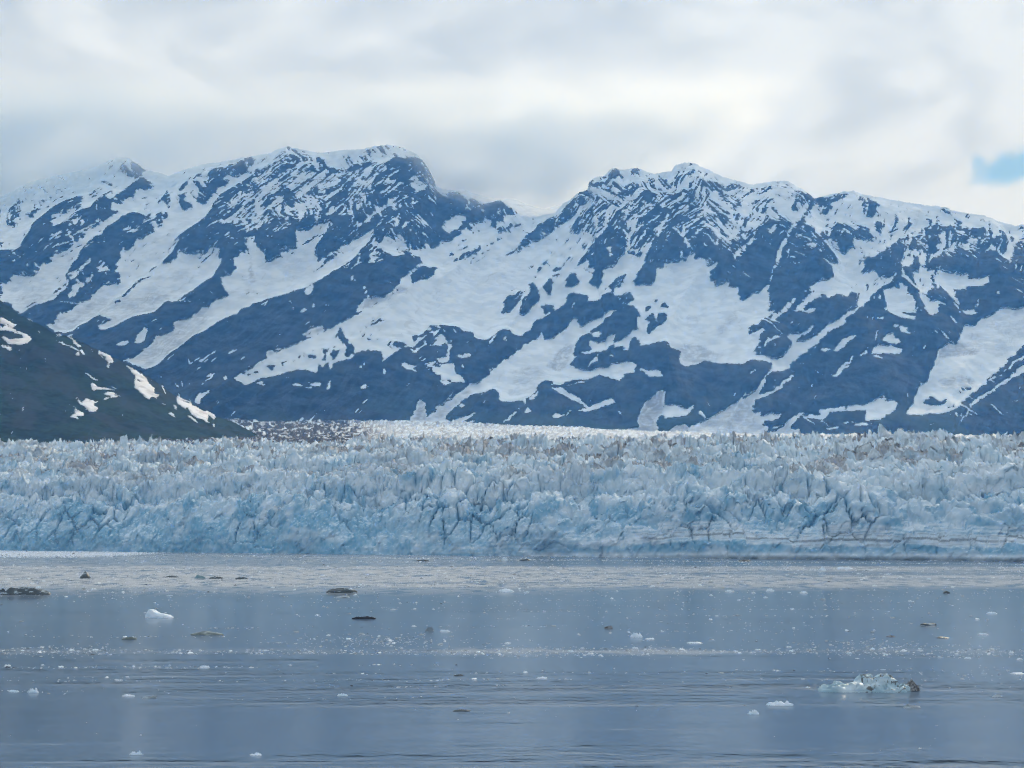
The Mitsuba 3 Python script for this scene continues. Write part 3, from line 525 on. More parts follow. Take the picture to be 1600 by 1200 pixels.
1:-255,8189 -180,8216 -137,8318 -62,8499 24,8678 81,8810 155,8898 182,8989 204,8895 253,8910 331,9013 403,9132 438,8996 499,9053 566,9062 619,9096 668,9075 596,9004 508,8929 432,8877 404,8800 381,8659 395,8616 352,8538 380,8470 463,8431 541,8445 620,8456 608,8307 520,8352 472,8315 380,8317 335,8317 287,8264 219,8245 259,8316 198,8333 167,8280 126,8117 88,8059 73,8023 22,8011 -58,7976 -73,7989 -66,8057 -81,8103 -119,8141 -140,8082 -207,8080 -242,8041 -277,7968 -343,7828 -369,7777 -366,7715 -336,7686 -283,7756 -193,7832 -267,7710 -293,7659 -474,7642 -454,7767 -390,7916 -309,8060
1:-563,7711 -528,7823 -508,7950 -479,7952 -471,7812 -461,7767 -474,7642 -557,7635
1:-296,7900 -275,7936 -260,7906 -281,7878
1:-253,7696 -211,7724 -210,7692
1:65,7867 87,7938 115,7873 79,7851
1:95,8026 149,8155 148,8103 117,8028
1:59,8038 81,8024 14,7824 -42,7675 -14,7785 51,7950
1:225,8193 285,8212 363,8104 396,8030 436,7963 497,8007 566,8051 584,7990 508,7944 433,7907 360,7895 421,7947 381,8016 296,8108
1:278,8211 339,8247 402,8292 439,8271 370,8253
1:221,7831 251,7867 287,7852 333,7939 317,7888 256,7808 228,7797
0.8:441,8051 463,8042 447,8027
1:404,8645 493,8670 475,8778 469,8814 546,8752 614,8798 646,8799 638,8694 572,8667 539,8639 475,8628
0.7:457,8465 494,8554 530,8623 523,8527 482,8493
0.4:513,8876 556,8898 610,8973 572,8896 558,8816 503,8832
0.7:596,8555 628,8560 624,8515
1:685,9294 690,9357 1102,9349 1510,9313 1511,9223 1518,9165 1673,9318 1700,9324 1704,9215 1640,9057 1708,9107 1637,8995 1501,8833 1470,8752 1535,8798 1580,8826 1535,8754 1518,8663 1477,8568 1458,8506 1509,8532 1544,8510 1598,8507 1660,8581 1748,8700 1761,8763 1840,8792 1947,8840 1930,8764 1872,8721 1767,8567 1683,8466 1681,8422 1618,8374 1537,8351 1505,8304 1439,8155 1414,8097 1419,8084 1485,8121 1534,8182 1681,8349 1675,8319 1543,8155 1487,8093 1394,8029 1362,7976 1355,7896 1408,7909 1360,7843 1432,7885 1461,7887 1512,7891 1472,7835 1412,7817 1383,7778 1414,7752 1359,7648 1254,7648 956,7661 967,7742 1054,7807 1155,7906 1257,8000 1359,8084 1416,8152 1476,8272 1513,8348 1559,8427 1490,8471 1371,8411 1283,8437 1203,8470 1166,8487 1114,8446 1031,8404 1005,8441 1038,8578 969,8593 970,8665 890,8666 790,8611 789,8684 763,8753 711,8610 686,8596 700,8671 635,8649 638,8694 725,8776 811,8831 795,8921 826,8986 797,9116 721,9116 666,9059
-0.7:682,9263 802,9267 820,9179 755,9122 668,9075
-1:935,9155 962,9169 955,9109 939,9109
-1:969,9078 1003,9161 1029,9094 1017,9068
-0.6:858,9055 880,9114 912,9096 871,9024
-1:855,8949 912,9021 918,8916 898,8813 861,8770 847,8785 875,8903
-1:929,8945 945,9019 1001,8995 997,8964 953,8870 929,8871
0.8:1648,8968 1731,9096 1804,9207 1881,9289 1796,9126 1656,8925
1:1824,9101 1901,9222 2008,9321 2073,9380 2059,9317 1970,9229 1859,9109
1:1880,9129 1936,9154 1990,9132 2022,9162 1923,9093
1:1543,8669 1602,8728 1672,8801 1644,8740 1548,8655
0.8:1714,8770 1752,8838 1828,8852 1924,8951 1925,8920 1809,8802 1716,8740
0.7:1499,8601 1541,8617 1504,8588
1:620,8456 721,8460 743,8408 724,8326 663,8327 632,8227 607,8292
1:750,8355 808,8323 856,8347 886,8312 877,8262 802,8266
1:873,7967 917,7969 950,7944 969,7918 1045,8005 1016,7952 962,7863 893,7831 833,7805
0.8:624,7689 690,7721 688,7777 719,7878 750,7975 854,8120 880,8092 859,7911 803,7795 787,7645 626,7632
0.6:838,7663 883,7748 943,7774 965,7728 949,7660
1:1380,7648 1444,7727 1559,7840 1654,7944 1658,7931 1565,7800 1546,7745 1602,7741 1562,7652
1:1435,7753 1506,7790 1455,7748
1:1638,7873 1684,7919 1734,7914 1722,7864
0.2:1367,8274 1437,8347 1393,8273
0.7:1748,8239 1801,8273 1760,8225
0.7:1603,8121 1645,8141 1617,8116
0.1:954,8334 1015,8400 1031,8404
1:2080,9411 2476,9530 2508,9519 2422,9430 2337,9306 2180,9054 2062,8909 1933,8779 1947,8840 2060,8971 2203,9112 2287,9277 2338,9410 2399,9506 2298,9451 2229,9316 2194,9346 2094,9252 2101,9315 2066,9348
1:2496,9354 2531,9446 2590,9500 2653,9476 2682,9342 2645,9148 2553,9193 2477,9226
1:2462,9231 2537,9195 2610,9102 2582,9065 2530,9114
1:1983,8652 2122,8824 2157,8801 2085,8709 2011,8636
1:1911,8681 1977,8676 1949,8640 1902,8643
1:2444,9036 2490,9008 2508,8954 2528,8886 2473,8922 2463,8998
1:2306,8818 2378,8933 2414,8945 2420,8878 2440,8807 2378,8817 2350,8833
1:2173,8590 2281,8756 2369,8785 2418,8731 2386,8677 2301,8655 2222,8597
1:2159,8566 2218,8581 2251,8547 2223,8544
1:1886,8311 1967,8427 2063,8498 2191,8687 2153,8603 2044,8484 1949,8353
0.6:1871,8311 1929,8429 2082,8572 2051,8513 1930,8369
0.8:1834,8351 1895,8416 1840,8344
1:2291,9034 2355,9152 2328,9080
1:2369,9109 2424,9159 2406,9122
1:2414,9212 2468,9254 2437,9205
1:1719,7850 1745,7965 1822,7984 1885,8002 1889,7958 1907,8001 2024,8028 2098,8086 2125,8129 2127,8057 2168,8072 2194,8032 2146,7943 2032,7842 1946,7843 1983,7928 2023,7971 1871,7943 1803,7932
1:1759,7838 1824,7812 1912,7822 1826,7791
1:1856,7771 1924,7814 1986,7807 1945,7786
1:1700,7738 1792,7769 1785,7740
1:1716,7836 1748,7851 1711,7815
1:2207,7904 2294,8050 2340,8155 2404,8268 2476,8353 2558,8516 2612,8637 2656,8698 2745,8824 2801,8800 2866,8921 2962,9082 3014,9039 3047,9111 3150,9212 3251,9327 3343,9321 3447,9370 3267,8900 3164,8757 3011,8562 2870,8407 2818,8325 2674,8172 2580,8069 2511,7996 2432,7955 2333,7938 2235,7900
-0.6:2355,8081 2442,8170 2454,8092 2526,8132 2461,8045 2396,8049
-1:2327,7967 2370,8011 2370,7988
-1:2466,8014 2519,8041 2499,8004
-0:2600,8220 2691,8265 2711,8237 2600,8174
1:2458,7833 2530,7921 2663,8097 2807,8231 2945,8380 3073,8519 3141,8574 3109,8489 2998,8400 2857,8265 2714,8116 2586,7979 2472,7833
1:2845,8358 2987,8495 3200,8727 3180,8676 2981,8479 2860,8359
1:2873,8126 2887,8104 2949,8130 2884,8096
1:2300,7798 2333,7847 2329,7809
1:2700,8989 2750,8842 2730,8852 2710,8943
1:2857,9168 2881,9063 2860,9102
1:2948,9367 2972,9286 2960,9225
0.7:2480,7968 2485,7937 2446,7864
1:2792,7986 2798,7978 2777,7925
''')
DIRT_MAP = unpack('''
0.55:195,8512 280,8726 350,8859 404,8800 381,8659 310,8475 301,8422
0.4:-15,8413 117,8543 246,8404 119,8116 15,8061
0.5:-476,7673 -376,7919 -253,8139 -222,8080 -369,7777 -350,7685
0.65:-560,7681 -528,7823 -508,7950 -479,7952 -463,7689
0.6:59,8038 81,8024 14,7824 -42,7675 -14,7785 51,7950
0.5:970,8665 1151,8709 1306,8529 1241,8467 1114,8446 1015,8400 969,8593
0.35:1132,9055 1272,9038 1167,8826 1105,8846
0.4:1254,8757 1466,9058 1572,9184 1331,8737
0.75:624,7689 690,7721 688,7777 719,7878 750,7975 854,8120 880,8092 859,7911 803,7795 787,7645 626,7632
0.7:838,7663 883,7748 943,7774 965,7728 949,7660
0.5:960,7688 1155,7906 1369,8056 1355,7896 1414,7752 1359,7648 956,7661
0.3:1380,7648 1556,7826 1602,7741 1562,7652
0.6:2569,8500 2686,8619 2852,8644 3013,8807 3070,8896 2966,8834 2883,8874 2701,8765 2633,8652
0.5:2543,8346 2692,8403 2790,8354 2690,8219 2588,8205 2516,8240
0.35:2838,8836 3056,9112 3439,9350 3273,8918 3036,8629 2958,8654
0.6:-1767,9173 -1793,9385 -1812,9570 -1710,9184
0.25:-1658,9407 -1400,9592 -1332,9375 -1442,9203
0.3:-3337,9064 -3382,9314 -3152,9537 -2989,9577 -3090,9071
0.3:-2702,9692 -2474,9737 -2465,9475 -2649,9422 -2706,9555
0.3:-2509,9088 -2347,9424 -2117,9479 -2111,9168 -2209,9055
0.25:-403,9707 -186,10072 184,9966 88,9604 -263,9522
0.4:-3370,9150 -2981,9096 -3013,9018 -3134,8853 -3307,9075
0.45:-2933,8749 -2912,8898 -2739,9182 -2569,9149 -2186,9099 -2268,8936 -2400,8852 -2522,8717 -2735,8859 -2787,8675
0.5:-2299,8310 -2214,8498 -2203,8601 -2133,8790 -1986,8994 -1909,8661 -2076,8389 -2152,8219
0.3:-1883,9125 -1412,9126 -1681,8911 -1912,8675 -1968,8917
0.6:-680,9222 -743,9165 -820,8995 -887,9004 -939,8953 -996,8806 -898,8873 -674,9149
0.6:-1278,8541 -1230,8639 -1172,8678 -1148,8620 -1225,8554
0.6:-1456,8405 -1420,8418 -1353,8431 -1410,8362 -1449,8321
''')
HILL_SNOW_MAP = unpack('''
1:-1694,4607 -1665,4623 -1639,4635 -1643,4599 -1614,4591 -1593,4590 -1570,4582 -1573,4536 -1584,4496 -1611,4481 -1642,4495 -1641,4515 -1612,4517 -1595,4549 -1598,4571 -1626,4565 -1648,4556 -1666,4536
-0.8:-1680,4573 -1670,4589 -1662,4593 -1675,4560
1:-1600,4441 -1594,4457 -1589,4444
1:-1582,4446 -1568,4471 -1572,4453
1:-1678,4760 -1663,4760 -1612,4697 -1630,4692
1:-1594,4653 -1565,4646 -1575,4637
1:-1562,4600 -1523,4598 -1539,4597
1:-1574,4760 -1556,4760 -1511,4691 -1526,4671
1:-1525,4760 -1476,4690 -1438,4661 -1448,4644 -1486,4680
1:-1514,4634 -1478,4631 -1442,4625 -1425,4640 -1398,4628 -1394,4610 -1413,4616 -1421,4572 -1428,4582 -1426,4616 -1456,4616
1:-1419,4760 -1383,4760 -1325,4667 -1323,4645 -1352,4653 -1388,4674
-0.5:-1378,4683 -1358,4675 -1340,4657 -1358,4660
1:-1372,4467 -1348,4462 -1312,4441 -1330,4430
1:-1329,4389 -1318,4406 -1299,4385 -1269,4407 -1250,4411 -1269,4379 -1295,4356 -1291,4299
1:-1278,4437 -1244,4433 -1263,4427
1:-1263,4333 -1258,4369 -1234,4398 -1241,4353 -1257,4324
1:-1255,4214 -1248,4309 -1238,4370 -1221,4386 -1232,4335 -1247,4265 -1248,4205
1:-1297,4237 -1263,4240 -1241,4180 -1227,4186 -1225,4141 -1240,4104 -1271,4155
1:-1257,4005 -1262,4037 -1259,4059 -1292,4137 -1270,4102 -1236,4081 -1225,4031 -1242,4052 -1248,4034 -1234,3996
1:-1328,4237 -1311,4219 -1275,4168 -1276,4158
1:-1296,4692 -1268,4695 -1240,4687 -1223,4657 -1210,4656 -1176,4635 -1168,4596 -1154,4601 -1154,4577 -1137,4520 -1152,4503 -1178,4492 -1210,4531 -1233,4569 -1246,4601 -1226,4607 -1246,4631
1:-1148,4553 -1115,4532 -1121,4531
1:-1219,4690 -1203,4687 -1207,4679
1:-1195,4760 -1162,4689 -1137,4659 -1146,4645 -1163,4660
1:-1144,4760 -1118,4760 -1076,4693 -1035,4683 -998,4635 -997,4553 -1018,4536 -1038,4548 -1095,4611 -1109,4653
-0.5:-1099,4682 -1081,4694 -1057,4684 -1068,4660
1:-1105,4573 -1096,4581 -1084,4531 -1091,4525
1:-1081,4438 -1079,4471 -1054,4424 -1065,4422
1:-1054,4528 -1029,4512 -980,4480 -1004,4474 -1036,4489
1:-1117,3774 -1095,3782 -1130,3905 -1098,3808 -1074,3805 -1050,3774 -1075,3760 -1084,3722
1:-1038,4045 -1026,4070 -1025,4032
1:-1064,4041 -1057,4046 -1056,4025
1:-1430,3917 -1420,3910 -1404,3863 -1411,3865
1:-1035,4649 -1026,4683 -1025,4760 -985,4684 -976,4621 -1002,4653 -1007,4598 -1018,4589
1:-1003,4580 -985,4576 -973,4538 -985,4539
1:-912,4760 -885,4760 -863,4760 -885,4760
1:-966,4556 -947,4496 -948,4472
''')


def snow_sheet(P, field, dirt, lift, name, bsdf, holder, parts, cells_min):
    """Snow lying on the terrain grid P (rows, cols, 3): thick where the field is positive, tapering into the ground where it turns negative.
    The largest patches become parts of their own, the rest one part."""
    rows, cols = field.shape
    n = np.cross(np.gradient(P, axis=1), np.gradient(P, axis=0))
    n /= np.linalg.norm(n, axis=-1, keepdims=True) + 1e-9
    n *= np.sign(n[..., 2:] + 1e-9)
    n = n * 0.6 + np.array([0, -0.6, 0.5])
    S = P + n * np.clip(field * 12.0, -8.0, lift)[..., None]
    f = grid_faces(rows, cols)
    on = (field.ravel() > 0)[f].any(1)
    f = f[on]
    seen = ndimage.binary_dilation(field > 0)
    lab, count = ndimage.label(seen)
    size = np.bincount(lab.ravel(), minlength=count + 1)
    size[0] = 0
    order = [k for k in np.argsort(-size)[:parts] if size[k] >= cells_min]
    which = lab.ravel()[f].max(1)
    v, d = S.reshape(-1, 3), np.clip(dirt, 0, 1).ravel()

    def cut(sel, key, **kw):
        used, inv = np.unique(f[sel], return_inverse=True)
        if len(used):
            add(key, (v[used], inv.reshape(-1, 3)), bsdf, True, uv=np.stack([d[used], d[used] * 0], 1), **kw)

    for k in order:
        cut(which == k, numbered(f'{holder}__snowfield'))
    cut(~np.isin(which, order), f'{holder}__{name}', kind='stuff')


def build_massif():
    cols, rows = 1250, 460
    gx = np.linspace(-1, 1, cols)
    gt = np.linspace(-0.05, 1.0, rows)
    G, t = np.meshgrid(gx, gt)
    X = G * (3200 + 1080 * np.clip(t, 0, 1))
    gx = X[-1]
    Y = FOOT_Y + t * (RIDGE_Y - FOOT_Y)
    Z = massif_height(X, Y)
    # the snow map, its edges ragged
    wx = (fb(X / 60, Z / 60, 1.0, 5, 3) - 0.5) * 80 + (nz(X / 11, Z / 11, 2.0, 4) - 0.5) * 26
    wy = (fb(X / 60, Z / 60, 7.0, 5, 8) - 0.5) * 80 + (nz(X / 11, Z / 11, 5.0, 9) - 0.5) * 26
    v0 = cover_map(X + wx * 0.45, Y + wy * 0.45, SNOW_MAP, -1.0)
    v = 0.62 * ndimage.gaussian_filter(v0, 0.5) + 0.38 * ndimage.gaussian_filter(v0, 3.4)
    # ribs and gullies run down the fall line, leaning one way or the other
    lean = fb(X / 260, Z / 330, 0.0, 3, 41)
    A = (X - 0.72 * Z) + 190 * fb(X / 420, Z / 420, 0.0, 2, 44) + 44 * fb(X / 110, Z / 110, 0.0, 3, 45)
    B = (X + 0.66 * Z) + 190 * fb(X / 420, Z / 420, 4.0, 2, 48) + 44 * fb(X / 110, Z / 110, 4.0, 3, 46)

    def gullies(q, sd):
        r = 0.26 * (1 - np.abs(2 * nz(q / 40, Z / 190, 0.0, sd) - 1)) + 0.36 * (1 - np.abs(2 * nz(q / 24, Z / 120, 0.0, sd + 1) - 1)) + 0.38 * nz(q / 10, Z / 52, 0.0, sd + 2)
        return (r - r.mean()) / r.std()
    k = np.clip((lean - 0.515) * 22 + 0.36, 0, 1)
    rib = gullies(A, 51) * (1 - k) + gullies(B, 55) * k
    crag = fb(X / 18, Z / 14, 0.0, 3, 57)
    crag = (crag - crag.mean()) / crag.std()
    rib = np.clip(0.50 * rib + 0.30 * crag, -1.25, 1.25)
    field = v + rib * np.interp(Z, [700, 1500, 2100], [0.42, 0.66, 0.88])
    # thin streaks lying in the clefts of the bare rock, fewer lower down, and rock teeth in the upper snow
    cleft = nz(np.where(k < 0.5, A, B) / 13, Z / 60, 3.0, 91)
    high = np.clip((Z - 900) / 1500, 0, 1)
    field += np.where(v0 < -0.9, 1.9 * np.clip((cleft - 0.86 + 0.10 * high) * 9, 0, 1) * np.clip(fb(X / 260, Z / 200, 0.0, 3, 93) * 3 - 1.0, 0, 1), 0)
    field -= np.where(v0 > 0.9, 2.3 * np.clip((nz(A / 12, Z / 34, 9.0, 95) - 0.86 + 0.07 * high) * 9, 0, 1) * np.clip(fb(X / 300, Z / 200, 4.0, 3, 97) * 4 - 1.9, 0, 1) * np.clip((Z - 1300) / 700, 0, 1), 0)
    # relief: rock stands proud, snow lies in the hollows; broad spurs below that
    rock = ndimage.gaussian_filter(np.clip(-v, -1, 1), 7)
    rock2 = ndimage.gaussian_filter(np.clip(-v - 0.6 * rib, -1, 1), 1.6)
    spur = 1 - np.abs(2 * fb((X - 0.6 * Z) / 620, Z / 1500, 0.0, 3, 61) - 1)
    fade = np.clip((1.0 - t) / 0.05, 0.15, 1)
    out = 50 * rock + 24 * rock2 * fade + 240 * (spur - 0.6) * fade + 16 * (fb(X / 45, Z / 45, 2.0, 4, 63) - 0.5)
    P = np.stack([X, Y - out, Z], -1)
    P[-1] += 0
    P[..., 2] += (fade * 6 + (1 - fade) * 9) * (fb(X / 40, Z / 40, 9.0, 4, 66) - 0.5) * 2
    dirt = ndimage.gaussian_filter(cover_map(X + wx * 0.4, Y + wy * 0.4, DIRT_MAP, 0.0), 2.0)
    # the far side, falling away behind the crest
    back = []
    for s in (0.12, 0.35, 0.7, 1.0):
        yb = RIDGE_Y + s * (BACK_Y - RIDGE_Y)
        zb = massif_height(gx, gx * 0 + yb) - 60 + 120 * fb(gx / 300, gx * 0 + s * 5, 0.0, 4, 71)
        back.append(np.stack([gx, gx * 0 + yb, zb], -1))
    full = np.concatenate([P, np.array(back)])
    scree = np.clip(fb(X / 300, Z / 200, 3.0, 4, 75) * 2.2 - 1.25, 0, 1) * 0.25 * (Z < 1300)
    scree = np.concatenate([scree, np.zeros((4, cols))])
    faces = grid_faces(*full.shape[:2])
    deep = np.concatenate([ndimage.minimum_filter(field, 3) > 0.3, np.zeros((4, cols), bool)]).ravel()
    faces = faces[~deep[faces].all(1)]                        # no rock face under deep snow
    add('mountain', (full.reshape(-1, 3), faces), 'rock', True, uv=np.stack([scree.ravel(), scree.ravel() * 0], 1),
        label='dark rock mountain range streaked with snow, its crest in the clouds', category='mountain', kind='structure')
    snow_sheet(P, field, dirt, 4.5, 'snow_patches', 'snow', 'mountain', 120, 60)


def build_hill():
    cols, rows = 430, 230
    gx = np.linspace(-2600, -740, cols)
    gt = np.linspace(-0.05, 1.0, rows)
    X, t = np.meshgrid(gx, gt)
    Y = HILL_FOOT_Y + t * (HILL_RIDGE_Y - HILL_FOOT_Y)
    Z = hill_height(X, Y)
    wx = (fb(X / 30, Z / 30, 1.0, 4, 103) - 0.5) * 26
    wy = (fb(X / 30, Z / 30, 7.0, 4, 108) - 0.5) * 26
    v = cover_map(X + wx * 0.6, Y + wy * 0.6, HILL_SNOW_MAP, -1.0)
    v = 0.7 * ndimage.gaussian_filter(v, 0.4) + 0.3 * ndimage.gaussian_filter(v, 2.0)
    field = v - 0.12 + 1.7 * (fb((X + 0.8 * Z) / 8, Z / 40, 0.0, 3, 111) - 0.5) * 2
    fade = np.clip((1 - t) / 0.06, 0.2, 1)
    rill = 1 - np.abs(2 * fb((X + 0.25 * Z) / 150, Z / 420, 0.0, 4, 115) - 1)
    out = 70 * (rill - 0.6) * fade + 14 * (fb(X / 40, Z / 40, 0.0, 4, 117) - 0.5) + 9 * (fb(X / 11, Z / 9, 0.0, 3, 118) - 0.5)
    out = ndimage.gaussian_filter(out, 0.6)
    P = np.stack([X, Y - out, Z + 7 * (fb(X / 22, Z / 22, 3.0, 4, 119) - 0.5)], -1)
    back = [np.stack([gx, gx * 0 + HILL_RIDGE_Y + s * (HILL_BACK_Y - HILL_RIDGE_Y), hill_height(gx, gx * 0 + HILL_RIDGE_Y + s * (HILL_BACK_Y - HILL_RIDGE_Y)) - 20], -1) for s in (0.15, 0.5, 1.0)]
    full = np.concatenate([P, np.array(back)])
    add('hill', (full.reshape(-1, 3), grid_faces(*full.shape[:2])), 'hillside', True,
        label='dark green hillside with melting pinkish snow patches left of the glacier', category='hill', kind='structure')
    snow_sheet(P, field, field * 0, 1.6, 'snow_patches', 'spring_snow', 'hill', 40, 30)


def build_far_ridge():
    """The snow slope beyond the pass, mostly in cloud."""
    gx, gt = np.meshgrid(np.linspace(-2300, 2300, 150), np.linspace(0, 1, 50))
    crest = np.interp(gx, [-2300, -900, -400, 0, 350, 800, 2300], [2300, 3060, 3020, 2930, 2900, 2960, 2300]) + 90 * (fb(gx / 300, gx * 0, 0.0, 4, 151) - 0.5)
    y = 11350 + gt * 1500
    z = 1700 + (crest - 1700) * np.sin(np.clip(gt / 0.72, 0, 1) * np.pi / 2) - np.clip(gt - 0.72, 0, 1) * 2600 + 70 * (fb(gx / 220, y / 220, 0.0, 4, 153) - 0.5)
    add('mountain_001', (np.stack([gx, y, z], -1).reshape(-1, 3), grid_faces(*gx.shape)), 'snow', True, uv=np.zeros((gx.size, 2)),
        label='smooth snow slope beyond the pass, fading into cloud', category='mountain', kind='structure')


build_massif()
build_far_ridge()
build_hill()

# cloud wrapped round the crest: low in the pass and at the left end, lifting off the higher peaks
LOW, HIGH = np.array([-4250.0, 10020.0, 2250.0]), np.array([2300.0, 11500.0, 3440.0])
nx, ny, nz_ = 150, 40, 56
cx, cy, cz = (LOW[k] + (np.arange(m) + 0.5) / m * (HIGH[k] - LOW[k]) for k, m in enumerate((nx, ny, nz_)))
CZ, CY, CX = np.meshgrid(cz, cy, cx, indexing='ij')
base = np.interp(CX, [-4250, -3900, -3400, -3050, -2600, -2200, -1720, -1000, -760, -560, -250, 300, 600, 830, 1150, 1400, 1700, 2300],
                 [2330, 2330, 2440, 2670, 2540, 2640, 2830, 2870, 2660, 2420, 2330, 2370, 2560, 2700, 2730, 2780, 3000, 3300])
base = base + 190 * (fb(CX / 420, CY / 420, CZ / 260, 4, 171) - 0.5)
puff = np.clip((CZ - base) / 260.0, 0, 1) ** 1.4 * np.clip(fb(CX / 330, CY / 330, CZ / 200, 4, 173) * 2.6 - 0.65, 0.05, 1.2)
rim = np.minimum.reduce([np.clip((CX - LOW[0]) / 250 + 1, 0, 1), np.clip((HIGH[0] - CX) / 500, 0, 1), np.clip((CY - LOW[1]) / 300, 0, 1), np.clip((HIGH[1] - CY) / 300, 0, 1), np.clip((HIGH[2] - CZ) / 120, 0, 1)])
scene['cloud_air'] = {'type': 'heterogeneous', 'albedo': {'type': 'rgb', 'value': [0.93, 0.967, 0.995]}, 'scale': 1.0, 'phase': {'type': 'hg', 'g': 0.6},
                      'sigma_t': {'type': 'gridvolume', 'grid': mi.VolumeGrid((0.0034 * (1 + 0.5 * np.clip((-2300 - CX) / 900, 0, 1)) * puff * rim + 1.6e-5).astype(np.float32)[..., None]), 'use_grid_bbox': False,
                                  'to_world': T().translate(LOW.tolist()).scale((HIGH - LOW).tolist())}}
scene['cloud'] = {'type': 'cube', 'to_world': T().translate(((LOW + HIGH) / 2).tolist()).scale(((HIGH - LOW) / 2).tolist()), 'bsdf': {'type': 'null'},
                  'interior': {'type': 'ref', 'id': 'cloud_air'}, 'exterior': {'type': 'ref', 'id': 'air'}}
labels['cloud'] = {'label': 'soft white cloud wrapped round the mountain crest and filling the pass', 'category': 'cloud', 'kind': 'stuff'}



# ------------------------------------------------------------------ the glacier
def cells(q, scale, seed, squash=(1, 1, 1)):
    """Cracked ice: (distance to the block's centre, distance to the joint, the block's random number and its centre) at the points q."""
    s = np.asarray(squash, float) * scale
    p = q / s
    lo, hi = np.floor(p.min(0)) - 2, np.ceil(p.max(0)) + 2
    size = (hi - lo).astype(int)
    rng = np.random.default_rng(seed)
    c = np.stack(np.meshgrid(*[np.arange(k) for k in size], indexing='ij'), -1).reshape(-1, 3) + lo + rng.random((int(np.prod(size)), 3))
    tree = cKDTree(c)
    dist, idx = tree.query(p, k=2)
    r = rng.random((len(c), 4))
    return dist[:, 0], dist[:, 1] - dist[:, 0], r[idx[:, 0]], c[idx[:, 0]] * s


def front_y(x):
    return 1423.0 - 0.537 * x + 26 * (fb(x / 170, x * 0, 0.0, 3, 201) - 0.5) + 10 * (nz(x / 34, x * 0, 0.0, 203) - 0.5)


